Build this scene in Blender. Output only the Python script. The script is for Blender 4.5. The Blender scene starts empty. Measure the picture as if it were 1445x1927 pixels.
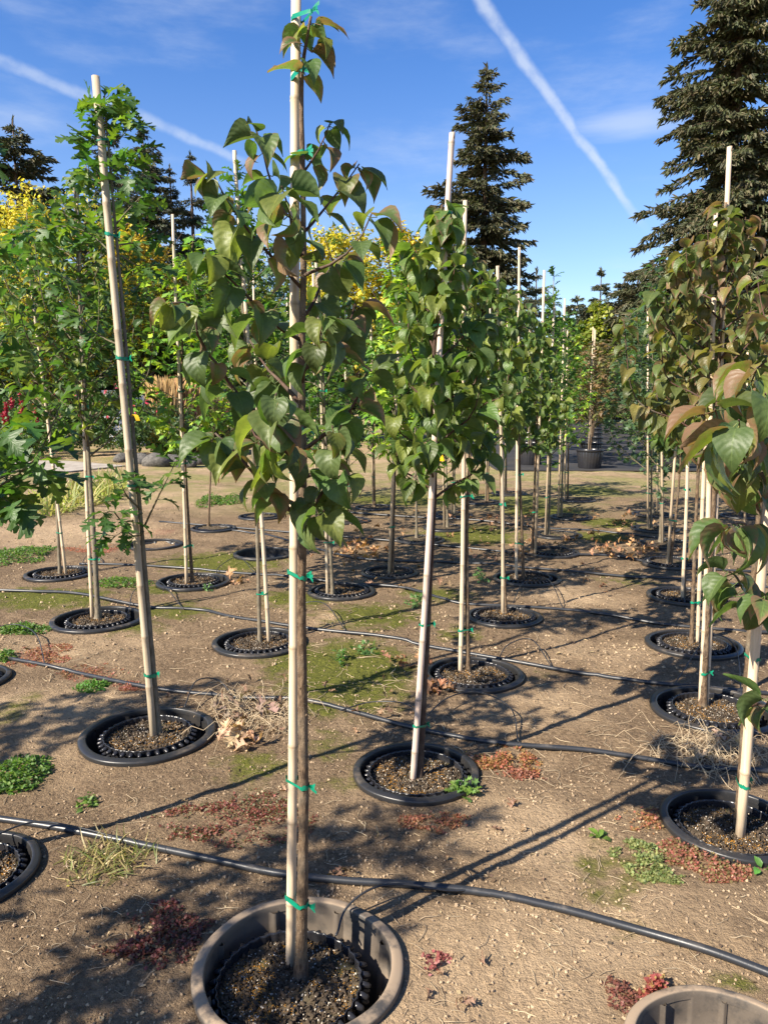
import bpy, math, random
import numpy as np
from mathutils import Vector, Matrix

random.seed(7)
RNG = np.random.default_rng(7)
R = math.radians
scene = bpy.context.scene
C = scene.collection

# ------------------------------------------------------------------ camera
CAM_H = 1.45
PITCH = math.atan(213 / 1445)
cam_d = bpy.data.cameras.new('camera')
cam_d.sensor_fit = 'HORIZONTAL'
cam_d.sensor_width = 36.0
cam_d.lens = 36.0
cam_d.clip_start = 0.05
cam_d.clip_end = 3000
cam = bpy.data.objects.new('camera', cam_d)
cam.location = (0, 0, CAM_H)
cam.rotation_euler = (math.pi / 2 - PITCH, 0, 0)
C.objects.link(cam)
scene.camera = cam


def ray(x, y):
    a = (x - 722.5) / 1445.0
    b = (963.5 - y) / 1445.0
    cp, sp = math.cos(PITCH), math.sin(PITCH)
    return Vector((a, cp + b * sp, -sp + b * cp))


def G(x, y, z=0.0):
    """photo point to a place on the level z"""
    d = ray(x, y)
    t = (z - CAM_H) / d.z
    return Vector((0, 0, CAM_H)) + d * t


def D(x, y, depth):
    """photo point to a place at the distance depth along +Y"""
    d = ray(x, y)
    return Vector((0, 0, CAM_H)) + d * (depth / d.y)


# ------------------------------------------------------------------ light
SUN_EL = R(39)
SHADOW_AZ = Vector((0.80, 0.60, 0)).normalized()      # direction shadows fall
sun_dir = (SHADOW_AZ * math.cos(SUN_EL) + Vector((0, 0, -math.sin(SUN_EL)))).normalized()
sun_d = bpy.data.lights.new('sun', 'SUN')
sun_d.energy = 5.0
sun_d.angle = R(0.53)
sun_d.color = (1.0, 0.905, 0.76)
sun = bpy.data.objects.new('sun', sun_d)
sun.rotation_euler = sun_dir.to_track_quat('-Z', 'Y').to_euler()
sun.location = (-20, -15, 30)
C.objects.link(sun)

scene.view_settings.view_transform = 'Standard'
scene.view_settings.look = 'None'
scene.view_settings.exposure = 1.30
scene.view_settings.gamma = 1.0
scene.view_settings.use_curve_mapping = False
scene.cycles.use_denoising = True
scene.cycles.max_bounces = 8
scene.cycles.transparent_max_bounces = 4
scene.cycles.transmission_bounces = 4
scene.cycles.diffuse_bounces = 3


class NT:
    """small helper for node trees"""
    def __init__(s, tree):
        s.t = tree
        s.n = tree.nodes
        s.l = tree.links

    def new(s, typ, **kw):
        nd = s.n.new(typ)
        for k, v in kw.items():
            setattr(nd, k, v)
        return nd

    def put(s, sock, v):
        if hasattr(v, 'is_linked') or isinstance(v, bpy.types.NodeSocket):
            s.l.new(v, sock)
        elif v is not None:
            sock.default_value = v

    def math(s, op, a, b=None, c=None, clamp=False):
        nd = s.new('ShaderNodeMath', operation=op, use_clamp=clamp)
        s.put(nd.inputs[0], a)
        if b is not None:
            s.put(nd.inputs[1], b)
        if c is not None:
            s.put(nd.inputs[2], c)
        return nd.outputs[0]

    def vmath(s, op, a, b=None):
        nd = s.new('ShaderNodeVectorMath', operation=op)
        s.put(nd.inputs[0], a)
        if b is not None:
            s.put(nd.inputs[1], b)
        return nd.outputs['Value'] if op in ('DOT_PRODUCT', 'LENGTH') else nd.outputs[0]

    def ramp(s, v, lo, hi, a=0.0, b=1.0, smooth=True):
        nd = s.new('ShaderNodeMapRange')
        nd.interpolation_type = 'SMOOTHSTEP' if smooth else 'LINEAR'
        s.put(nd.inputs[0], v)
        for i, q in enumerate((lo, hi, a, b)):
            s.put(nd.inputs[i + 1], q)
        return nd.outputs[0]

    def mix(s, f, a, b, blend='MIX'):
        nd = s.new('ShaderNodeMix', data_type='RGBA', blend_type=blend)
        s.put(nd.inputs[0], f)
        s.put(nd.inputs[6], a)
        s.put(nd.inputs[7], b)
        return nd.outputs[2]

    def noise(s, vec, scale, detail=4, rough=0.55, out='Fac'):
        nd = s.new('ShaderNodeTexNoise')
        if vec is not None:
            s.put(nd.inputs['Vector'], vec)
        nd.inputs['Scale'].default_value = scale
        nd.inputs['Detail'].default_value = detail
        nd.inputs['Roughness'].default_value = rough
        return nd.outputs[out]

    def scalev(s, vec, sc):
        nd = s.new('ShaderNodeMapping')
        s.put(nd.inputs['Vector'], vec)
        nd.inputs['Scale'].default_value = sc
        return nd.outputs[0]


# ------------------------------------------------------------------ sky
world = bpy.data.worlds.new('World')
scene.world = world
world.use_nodes = True
wt = NT(world.node_tree)
wt.n.clear()
sky = wt.new('ShaderNodeTexSky', sky_type='NISHITA')
sky.sun_disc = False
sky.sun_elevation = SUN_EL
to_sun = -sun_dir
sky.sun_rotation = math.atan2(to_sun.x, to_sun.y)
sky.air_density = 1.0
sky.dust_density = 0.3
sky.ozone_density = 2.5
tc = wt.new('ShaderNodeTexCoord')
dirv = tc.outputs['Generated']


def trail(p0, p1, w0, w1, curve, s_lo, s_hi, strength):
    a = ray(*p0).normalized()
    b = ray(*p1).normalized()
    n = a.cross(b).normalized()
    e = (b - a).normalized()
    m = (a + b) / 2
    half = (b - a).length / 2
    s = wt.math('DIVIDE', wt.vmath('DOT_PRODUCT', wt.vmath('SUBTRACT', dirv, tuple(m)), tuple(e)), half)
    q = wt.vmath('DOT_PRODUCT', dirv, tuple(n))
    bow = wt.math('MULTIPLY', wt.math('SUBTRACT', 1.0, wt.math('MULTIPLY', s, s)), curve)
    wob = wt.math('MULTIPLY', wt.math('SUBTRACT', wt.noise(dirv, 16, 5), 0.5), 0.016)
    q = wt.math('ADD', wt.math('SUBTRACT', q, bow), wob)
    width = wt.ramp(s, -1.0, 1.0, w0, w1, False)
    f = wt.ramp(wt.math('DIVIDE', wt.math('ABSOLUTE', q), width), 0.15, 1.0, 1.0, 0.0)
    lo = wt.ramp(s, s_lo[0], s_lo[1], 0.0, 1.0)
    hi = wt.ramp(s, s_hi[0], s_hi[1], 1.0, 0.0)
    front = wt.ramp(wt.vmath('DOT_PRODUCT', dirv, tuple(m.normalized())), 0.3, 0.5, 0.0, 1.0)
    br = wt.ramp(wt.noise(dirv, 45, 4), 0.25, 0.65, 0.45, 1.0)
    f = wt.math('MULTIPLY', f, br)
    return wt.math('MULTIPLY', wt.math('MULTIPLY', wt.math('MULTIPLY', f, lo), hi), wt.math('MULTIPLY', front, strength))


t1 = trail((905, 0), (1215, 430), 0.0105, 0.0062, 0.0, (-3.0, -2.0), (0.55, 1.08), 0.55)
t2 = trail((0, 112), (440, 292), 0.010, 0.007, 0.0, (-2.6, -1.6), (0.9, 1.25), 0.36)
cv = wt.scalev(dirv, (1.6, 1.6, 6.0))
ci = wt.noise(cv, 2.2, 7, 0.6)
cir = wt.math('MULTIPLY', wt.ramp(ci, 0.47, 0.82), 0.36)
wd = ray(1185, 228).normalized()
wx = wt.vmath('SUBTRACT', dirv, tuple(wd))
wl = wt.vmath('LENGTH', wt.scalev(wx, (1.0, 1.0, 4.6)))
wn = wt.math('ADD', wl, wt.math('MULTIPLY', wt.math('SUBTRACT', wt.noise(wt.scalev(dirv, (6, 6, 40)), 1.6, 5), 0.5), 0.09))
wisp = wt.math('MULTIPLY', wt.ramp(wn, 0.0, 0.10, 1.0, 0.0), 0.40)
dz = wt.new('ShaderNodeSeparateXYZ')
wt.put(dz.inputs[0], dirv)
hz = wt.ramp(dz.outputs[2], 0.0, 0.42, 0.22, 0.0)
tot = wt.math('MAXIMUM', wt.math('MAXIMUM', t1, t2), wisp)
tot = wt.math('MAXIMUM', tot, cir)
tot = wt.math('ADD', tot, hz, clamp=True)
hsv = wt.new('ShaderNodeHueSaturation')
hsv.inputs['Hue'].default_value = 0.513
hsv.inputs['Saturation'].default_value = 1.30
hsv.inputs['Value'].default_value = 1.40
wt.put(hsv.inputs['Color'], sky.outputs[0])
SKY_S = 0.060
skyc = wt.mix(tot, hsv.outputs[0], (6.0, 6.5, 7.2, 1))
bg = wt.new('ShaderNodeBackground')
wt.put(bg.inputs['Color'], skyc)
bg.inputs['Strength'].default_value = SKY_S
wo = wt.new('ShaderNodeOutputWorld')
wt.l.new(bg.outputs[0], wo.inputs[0])


# ------------------------------------------------------------------ materials
def material(name):
    m = bpy.data.materials.new(name)
    m.use_nodes = True
    nt = NT(m.node_tree)
    nt.n.clear()
    out = nt.new('ShaderNodeOutputMaterial')
    p = nt.new('ShaderNodeBsdfPrincipled')
    nt.l.new(p.outputs[0], out.inputs[0])
    nt.p = p
    nt.out = out
    return m, nt


def bump(nt, h, strength=0.5, dist=0.01):
    b = nt.new('ShaderNodeBump')
    b.inputs['Strength'].default_value = strength
    b.inputs['Distance'].default_value = dist
    nt.put(b.inputs['Height'], h)
    nt.l.new(b.outputs[0], nt.p.inputs['Normal'])


def obj_co(nt):
    return nt.new('ShaderNodeTexCoord').outputs['Object']


def world_co(nt):
    return nt.new('ShaderNodeNewGeometry').outputs['Position']


def simple(name, col, col2=None, scale=20, rough=0.7, bstr=0.3, bdist=0.003, spec=0.3, stretch=(1, 1, 1), use_world=False):
    m, nt = material(name)
    co = world_co(nt) if use_world else obj_co(nt)
    co = nt.scalev(co, stretch)
    n = nt.noise(co, scale, 5, 0.6)
    c2 = col2 or tuple(c * 0.6 for c in col)
    nt.put(nt.p.inputs['Base Color'], nt.mix(nt.ramp(n, 0.3, 0.7), (*col, 1), (*c2, 1)))
    nt.p.inputs['Roughness'].default_value = rough
    nt.p.inputs['Specular IOR Level'].default_value = spec
    if bstr:
        bump(nt, nt.noise(co, scale * 2.5, 4), bstr, bdist)
    return m


def leaf_mat(name, individual, blush=(0.20, 0.110, 0.066), trans=0.34, rough=0.46, back=(1.15, 1.2, 1.35), veins=True):
    m, nt = material(name)
    if individual:
        src = nt.new('ShaderNodeObjectInfo')
    else:
        src = nt.new('ShaderNodeAttribute', attribute_name='col')
    col, alpha = src.outputs['Color'], src.outputs['Alpha']
    at = nt.new('ShaderNodeAttribute', attribute_name='luv')
    sp = nt.new('ShaderNodeSeparateXYZ')
    nt.put(sp.inputs[0], at.outputs['Vector'])
    ax = nt.math('ABSOLUTE', sp.outputs[0])
    y = sp.outputs[1]
    co = obj_co(nt)
    n = nt.noise(co, 6.5 if individual else 55, 6, 0.68)
    # autumn blush that starts at the margin and tip
    edge = nt.math('ADD', nt.math('MULTIPLY', ax, 0.5), nt.math('MULTIPLY', nt.math('ABSOLUTE', nt.math('SUBTRACT', y, 0.4)), 0.7))
    b = nt.math('ADD', nt.math('ADD', edge, nt.math('MULTIPLY', nt.math('SUBTRACT', n, 0.5), 1.1)), nt.math('MULTIPLY', nt.math('SUBTRACT', alpha, 1.0), 1.15))
    bf = nt.ramp(b, -0.15, 0.35)
    c = nt.mix(nt.ramp(n, 0.38, 0.62, 0.0, 0.6), col, nt.mix(1.0, col, (0.6, 0.7, 0.6, 1), 'MULTIPLY'))
    c = nt.mix(nt.math('MULTIPLY', bf, 0.85), c, (*blush, 1))
    if veins:
        mid = nt.ramp(ax, 0.02, 0.07, 0.55, 0.0)
        sv = nt.math('SINE', nt.math('MULTIPLY', nt.math('SUBTRACT', y, nt.math('MULTIPLY', ax, 0.32)), 44.0))
        svm = nt.ramp(sv, 0.86, 1.0, 0.0, 0.15)
        vf = nt.math('MAXIMUM', mid, svm)
        c = nt.mix(vf, c, nt.mix(1.0, c, (1.7, 1.6, 1.5, 1), 'MULTIPLY'))
        bump(nt, nt.math('ADD', nt.math('MULTIPLY', n, 2.0), nt.math('MULTIPLY', sv, -0.5)), 0.16, 0.004)
    geo = nt.new('ShaderNodeNewGeometry')
    c = nt.mix(geo.outputs['Backfacing'], c, nt.mix(1.0, c, (*back, 1), 'MULTIPLY'))
    nt.put(nt.p.inputs['Base Color'], c)
    nt.p.inputs['Roughness'].default_value = rough
    nt.p.inputs['Specular IOR Level'].default_value = 0.4
    tr = nt.new('ShaderNodeBsdfTranslucent')
    nt.put(tr.inputs['Color'], nt.mix(1.0, c, (1.9, 2.0, 0.75, 1), 'MULTIPLY'))
    mx = nt.new('ShaderNodeMixShader')
    mx.inputs[0].default_value = trans
    nt.l.new(nt.p.outputs[0], mx.inputs[1])
    nt.l.new(tr.outputs[0], mx.inputs[2])
    nt.l.new(mx.outputs[0], nt.out.inputs[0])
    return m


M = {}
M['leaf'] = leaf_mat('leaf', True)
M['foliage'] = leaf_mat('foliage', False)
M['needle'] = leaf_mat('needle', False, trans=0.10, rough=0.6, veins=False)
M['litter'] = leaf_mat('litter', True, blush=(0.17, 0.08, 0.04), trans=0.15, rough=0.7, back=(1.1, 1.05, 1.0))
M['litter_stuff'] = leaf_mat('litter_stuff', False, blush=(0.17, 0.08, 0.04), trans=0.1, rough=0.75, back=(1.1, 1.05, 1.0))
M['petal'] = leaf_mat('petal', False, blush=(0.8, 0.2, 0.4), trans=0.3, rough=0.6, back=(1, 1, 1), veins=False)


def bark_mat(name, a, b, sc=60, bd=0.004, stretch=(1, 1, 0.35), lent=True):
    m, nt = material(name)
    co = obj_co(nt)
    n = nt.noise(nt.scalev(co, stretch), sc, 6, 0.65)
    n2 = nt.noise(co, 7, 3)
    c = nt.mix(nt.ramp(n, 0.32, 0.68), (*a, 1), (*b, 1))
    c = nt.mix(nt.ramp(n2, 0.45, 0.75, 0, 0.5), c, (0.20, 0.19, 0.15, 1))
    h = n
    if lent:
        v = nt.new('ShaderNodeTexVoronoi')
        nt.put(v.inputs['Vector'], nt.scalev(co, (1, 1, 2.2)))
        v.inputs['Scale'].default_value = 85
        lf = nt.ramp(v.outputs['Distance'], 0.10, 0.22, 1.0, 0.0)
        c = nt.mix(nt.math('MULTIPLY', lf, 0.55), c, (0.42, 0.34, 0.25, 1))
        h = nt.math('ADD', n, nt.math('MULTIPLY', lf, 0.6))
    nt.put(nt.p.inputs['Base Color'], c)
    nt.p.inputs['Roughness'].default_value = 0.8
    nt.p.inputs['Specular IOR Level'].default_value = 0.2
    bump(nt, h, 0.7, bd)
    return m


M['bark'] = bark_mat('bark', (0.185, 0.125, 0.075), (0.060, 0.038, 0.024), 110, 0.009)
M['bark_grey'] = bark_mat('bark_grey', (0.21, 0.175, 0.125), (0.105, 0.088, 0.062), lent=False)
M['bark_dark'] = bark_mat('bark_dark', (0.10, 0.065, 0.045), (0.05, 0.03, 0.022), lent=False)
M['twig'] = bark_mat('twig', (0.10, 0.055, 0.04), (0.05, 0.028, 0.022), lent=False)
M['twig_green'] = bark_mat('twig_green', (0.16, 0.14, 0.08), (0.09, 0.07, 0.045), lent=False)


def cane_mat(name, a, b, c3):
    m, nt = material(name)
    co = obj_co(nt)
    n = nt.noise(nt.scalev(co, (1, 1, 0.04)), 130, 4, 0.6)
    n2 = nt.noise(nt.scalev(co, (1, 1, 0.5)), 9, 4, 0.6)
    c = nt.mix(nt.ramp(n, 0.3, 0.7), (*a, 1), (*b, 1))
    c = nt.mix(nt.ramp(n2, 0.50, 0.78, 0, 0.75), c, (*c3, 1))
    at = nt.new('ShaderNodeAttribute', attribute_name='node')
    c = nt.mix(nt.math('MULTIPLY', at.outputs['Fac'], 0.8), c, (0.26, 0.19, 0.12, 1))
    nt.put(nt.p.inputs['Base Color'], c)
    nt.p.inputs['Roughness'].default_value = 0.5
    bump(nt, n, 0.25, 0.002)
    return m


M['cane'] = cane_mat('cane', (0.60, 0.475, 0.335), (0.50, 0.38, 0.25), (0.44, 0.36, 0.29))
M['cane_grey'] = cane_mat('cane_grey', (0.46, 0.37, 0.26), (0.35, 0.28, 0.19), (0.30, 0.26, 0.20))
M['cane_rose'] = cane_mat('cane_rose', (0.56, 0.44, 0.36), (0.48, 0.36, 0.29), (0.42, 0.33, 0.28))


def plastic(name, a, dust, rough=0.45, amt=(0.45, 0.75), top=0.6):
    m, nt = material(name)
    co = world_co(nt)
    n = nt.noise(co, 9, 6, 0.65)
    geo = nt.new('ShaderNodeNewGeometry')
    sp = nt.new('ShaderNodeSeparateXYZ')
    nt.put(sp.inputs[0], geo.outputs['Normal'])
    up = nt.ramp(sp.outputs[2], 0.2, 1.0, 0.25, 1.0)
    f = nt.math('MULTIPLY', nt.ramp(n, amt[0], amt[1]), nt.math('MULTIPLY', up, top))
    f = nt.math('ADD', f, nt.ramp(nt.noise(co, 120, 3), 0.62, 0.8, 0, 0.25), clamp=True)
    nt.put(nt.p.inputs['Base Color'], nt.mix(f, (*a, 1), (*dust, 1)))
    nt.put(nt.p.inputs['Roughness'], nt.ramp(f, 0, 0.5, rough, 0.85))
    nt.p.inputs['Specular IOR Level'].default_value = 0.45
    bump(nt, nt.noise(co, 160, 3), 0.12, 0.002)
    return m


M['rim'] = plastic('rim_plastic', (0.020, 0.020, 0.021), (0.15, 0.115, 0.08), 0.36, (0.48, 0.75), 0.6)
M['rim_muddy'] = plastic('rim_muddy_plastic', (0.055, 0.050, 0.045), (0.27, 0.20, 0.135), 0.5, (0.34, 0.52), 1.0)
M['pot'] = plastic('pot_plastic', (0.020, 0.020, 0.023), (0.12, 0.10, 0.08), 0.27, (0.60, 0.85), 0.35)
M['hose'] = plastic('hose_plastic', (0.022, 0.024, 0.028), (0.18, 0.15, 0.12), 0.36, (0.5, 0.8), 0.5)
M['tie'] = simple('tie_tape', (0.004, 0.22, 0.13), (0.005, 0.16, 0.09), 60, 0.28, 0.2, 0.001, 0.5)
M['tag'] = simple('tag_yellow', (0.75, 0.48, 0.02), (0.65, 0.40, 0.02), 20, 0.4, 0)
M['prill'] = simple('prill', (0.50, 0.24, 0.035), (0.34, 0.17, 0.03), 60, 0.45, 0)
M['perlite'] = simple('perlite', (0.58, 0.54, 0.47), (0.40, 0.34, 0.26), 60, 0.8, 0)
M['chip'] = simple('bark_chip', (0.085, 0.06, 0.038), (0.035, 0.026, 0.018), 30, 0.85, 0.4)
M['crumb'] = simple('crumb', (0.42, 0.31, 0.20), (0.24, 0.17, 0.105), 4, 0.9, 0.4, use_world=True)
M['straw'] = simple('straw', (0.50, 0.40, 0.26), (0.30, 0.22, 0.14), 8, 0.8, 0, use_world=True)
M['rock'] = simple('rock', (0.13, 0.12, 0.105), (0.06, 0.056, 0.05), 4, 0.85, 0.6, 0.03)
M['white'] = simple('white_paint', (0.75, 0.76, 0.78), (0.65, 0.66, 0.68), 3, 0.5, 0)


def soil_mat():
    m, nt = material('potting_soil')
    co = world_co(nt)
    n = nt.noise(co, 60, 6, 0.7)
    n2 = nt.noise(co, 9, 4)
    c = nt.mix(nt.ramp(n, 0.3, 0.7), (0.035, 0.026, 0.018, 1), (0.13, 0.10, 0.068, 1))
    c = nt.mix(nt.ramp(n2, 0.52, 0.75, 0, 0.6), c, (0.10, 0.10, 0.035, 1))
    nt.put(nt.p.inputs['Base Color'], c)
    nt.p.inputs['Roughness'].default_value = 0.95
    nt.p.inputs['Specular IOR Level'].default_value = 0.1
    bump(nt, n, 0.9, 0.012)
    return m


M['soil'] = soil_mat()


def ground_mat():
    m, nt = material('bare_soil')
    co = world_co(nt)
    at = nt.new('ShaderNodeAttribute', attribute_name='mask')
    sp = nt.new('ShaderNodeSeparateColor')
    nt.put(sp.inputs[0], at.outputs['Color'])
    moss, red, lawn = sp.outputs
    n1 = nt.noise(co, 1.3, 5, 0.6)
    n2 = nt.noise(co, 9, 6, 0.65)
    n3 = nt.noise(co, 55, 6, 0.7)
    n4 = nt.noise(co, 190, 3, 0.6)
    c = nt.mix(nt.ramp(n1, 0.30, 0.70), (0.455, 0.330, 0.205, 1), (0.350, 0.248, 0.150, 1))
    c = nt.mix(nt.ramp(n2, 0.42, 0.72, 0, 0.55), c, (0.240, 0.168, 0.104, 1))
    c = nt.mix(nt.ramp(n3, 0.50, 0.74, 0, 0.62), c, (0.150, 0.100, 0.060, 1))
    c = nt.mix(nt.ramp(n3, 0.40, 0.20, 0, 0.55), c, (0.52, 0.40, 0.27, 1))
    c = nt.mix(nt.ramp(n4, 0.62, 0.78, 0, 0.55), c, (0.50, 0.40, 0.28, 1))
    dm = nt.new('ShaderNodeAttribute', attribute_name='dark_soil_shade').outputs['Fac']
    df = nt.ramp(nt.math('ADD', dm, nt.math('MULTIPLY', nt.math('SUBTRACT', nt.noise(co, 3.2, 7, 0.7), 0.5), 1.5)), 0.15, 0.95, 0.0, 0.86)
    c = nt.mix(df, c, nt.mix(nt.ramp(n3, 0.35, 0.62), (0.215, 0.150, 0.092, 1), (0.105, 0.070, 0.043, 1)))  # mask mixes in dark brown soil and shade painted into the colour
    mf = nt.math('MULTIPLY', nt.ramp(nt.math('ADD', moss, nt.math('MULTIPLY', nt.math('SUBTRACT', n2, 0.5), 1.5)), 0.25, 0.75), 0.92)
    mcol = nt.mix(nt.ramp(n3, 0.35, 0.65), (0.060, 0.075, 0.012, 1), (0.155, 0.160, 0.026, 1))
    c = nt.mix(mf, c, mcol)
    rf = nt.math('MULTIPLY', nt.ramp(nt.math('ADD', red, nt.math('MULTIPLY', nt.math('SUBTRACT', n3, 0.5), 1.6)), 0.4, 0.9), 0.7)
    c = nt.mix(rf, c, (0.24, 0.075, 0.05, 1))
    lf = nt.math('MULTIPLY', lawn, nt.ramp(nt.noise(co, 0.8, 5, 0.65), 0.40, 0.60))
    c = nt.mix(nt.math('MULTIPLY', lf, 0.8), c, nt.mix(nt.ramp(n2, 0.35, 0.65), (0.16, 0.17, 0.05, 1), (0.27, 0.24, 0.10, 1)))
    nt.put(nt.p.inputs['Base Color'], c)
    nt.p.inputs['Roughness'].default_value = 0.95
    nt.p.inputs['Specular IOR Level'].default_value = 0.12
    h = nt.math('ADD', nt.math('MULTIPLY', n2, 0.6), nt.math('ADD', nt.math('MULTIPLY', n3, 0.5), nt.math('MULTIPLY', n4, 0.18)))
    bump(nt, h, 1.0, 0.05)
    return m


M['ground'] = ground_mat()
M['fabric'] = simple('weed_cloth', (0.030, 0.031, 0.034), (0.055, 0.05, 0.046), 1.2, 0.6, 0.3, 0.01, use_world=True)
M['path'] = simple('path_gravel', (0.36, 0.32, 0.27), (0.24, 0.21, 0.175), 3, 0.9, 0.4, 0.02, use_world=True)


# ------------------------------------------------------------------ mesh helpers
def tag(o, label=None, cat=None, group=None, kind=None):
    if label:
        o['label'] = label
    if cat:
        o['category'] = cat
    if group:
        o['group'] = group
    if kind:
        o['kind'] = kind
    return o


def empty(name, loc, label=None, cat=None, group=None):
    o = bpy.data.objects.new(name, None)
    o.empty_display_size = 0.1
    o.location = loc
    C.objects.link(o)
    tag(o, label, cat, group)
    return o


def link(name, me, parent=None, loc=None, mat=None):
    o = bpy.data.objects.new(name, me)
    C.objects.link(o)
    if parent is not None:
        o.parent = parent
    if loc is not None:
        o.location = loc
    if mat is not None and len(me.materials) == 0:
        me.materials.append(mat)
    return o


def raw_mesh(name, co, loops, totals, mats=None, attrs=None, smooth=True, mat_idx=None):
    me = bpy.data.meshes.new(name)
    co = np.asarray(co, dtype=np.float32)
    me.vertices.add(len(co))
    me.vertices.foreach_set('co', co.ravel())
    loops = np.asarray(loops, dtype=np.int32)
    totals = np.asarray(totals, dtype=np.int32)
    me.loops.add(len(loops))
    me.loops.foreach_set('vertex_index', loops)
    me.polygons.add(len(totals))
    starts = np.zeros(len(totals), dtype=np.int32)
    starts[1:] = np.cumsum(totals)[:-1]
    me.polygons.foreach_set('loop_start', starts)
    me.polygons.foreach_set('use_smooth', np.full(len(totals), smooth))
    if mat_idx is not None:
        me.polygons.foreach_set('material_index', np.asarray(mat_idx, dtype=np.int32))
    me.update(calc_edges=True)
    for k, (typ, arr) in (attrs or {}).items():
        a = me.attributes.new(k, typ, 'POINT')
        key = 'color' if typ == 'FLOAT_COLOR' else ('vector' if typ == 'FLOAT_VECTOR' else 'value')
        a.data.foreach_set(key, np.asarray(arr, dtype=np.float32).ravel())
    for m in (mats or []):
        me.materials.append(m)
    return me


class MB:
    """collects verts and faces"""
    def __init__(s):
        s.v = []
        s.f = []
        s.a = []

    def tube(s, pts, rad, sides=7, cap=True, attr=None, flat=1.0):
        pts = [Vector(p) for p in pts]
        n = len(pts)
        if not hasattr(rad, '__len__'):
            rad = [rad] * n
        t = (pts[1] - pts[0]).normalized()
        u = t.orthogonal().normalized()
        base = len(s.v)
        for i in range(n):
            if i == 0:
                t2 = (pts[1] - pts[0])
            elif i == n - 1:
                t2 = (pts[-1] - pts[-2])
            else:
                t2 = pts[i + 1] - pts[i - 1]
            t2 = t2.normalized()
            u = (u - t2 * u.dot(t2)).normalized()
            w = t2.cross(u)
            for k in range(sides):
                a = 2 * math.pi * k / sides
                s.v.append(pts[i] + (u * math.cos(a) + w * math.sin(a) * flat) * rad[i])
                s.a.append(attr[i] if attr else 0.0)
        for i in range(n - 1):
            for k in range(sides):
                k2 = (k + 1) % sides
                s.f.append((base + i * sides + k, base + i * sides + k2, base + (i + 1) * sides + k2, base + (i + 1) * sides + k))
        if cap:
            s.f.append(tuple(base + k for k in range(sides))[::-1])
            s.f.append(tuple(base + (n - 1) * sides + k for k in range(sides)))

    def box(s, c, sx, sy, sz):
        b = len(s.v)
        for dx in (-1, 1):
            for dy in (-1, 1):
                for dz in (-1, 1):
                    s.v.append(Vector((c[0] + dx * sx / 2, c[1] + dy * sy / 2, c[2] + dz * sz / 2)))
                    s.a.append(0.0)
        for q in ((0, 1, 3, 2), (4, 6, 7, 5), (0, 4, 5, 1), (2, 3, 7, 6), (0, 2, 6, 4), (1, 5, 7, 3)):
            s.f.append(tuple(b + i for i in q))

    def build(s, name, mat, parent=None, origin=None, smooth=True, attr=None):
        o0 = Vector(origin) if origin is not None else Vector((0, 0, 0))
        me = bpy.data.meshes.new(name)
        me.from_pydata([tuple(Vector(v) - o0) for v in s.v], [], s.f)
        me.polygons.foreach_set('use_smooth', np.full(len(me.polygons), smooth))
        if attr:
            a = me.attributes.new(attr, 'FLOAT', 'POINT')
            a.data.foreach_set('value', np.array(s.a, dtype=np.float32))
        me.materials.append(mat)
        return link(name, me, parent)


def spline(pts, n):
    """Catmull-Rom resample"""
    P = [np.array(p, dtype=float) for p in pts]
    P = [2 * P[0] - P[1]] + P + [2 * P[-1] - P[-2]]
    out = []
    segs = len(P) - 3
    for i in range(n):
        u = i / (n - 1) * segs
        k = min(int(u), segs - 1)
        t = u - k
        a, b, c, d = P[k:k + 4]
        q = 0.5 * (2 * b + (c - a) * t + (2 * a - 5 * b + 4 * c - d) * t * t + (3 * b - a - 3 * c + d) * t ** 3)
        out.append(Vector(q))
    return out


# ------------------------------------------------------------------ noise and ground height
def vnoise(x, y, seed=0):
    xi = np.floor(x).astype(np.int64)
    yi = np.floor(y).astype(np.int64)
    fx = x - xi
    fy = y - yi
    fx = fx * fx * (3 - 2 * fx)
    fy = fy * fy * (3 - 2 * fy)

    def h(a, b):
        q = (a * 374761393 + b * 668265263 + seed * 974711) & 0x7fffffff
        q = ((q ^ (q >> 13)) * 1274126177) & 0x7fffffff
        return ((q ^ (q >> 16)) & 0xffff) / 65535.0
    return (h(xi, yi) * (1 - fx) + h(xi + 1, yi) * fx) * (1 - fy) + (h(xi, yi + 1) * (1 - fx) + h(xi + 1, yi + 1) * fx) * fy - 0.5


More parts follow.
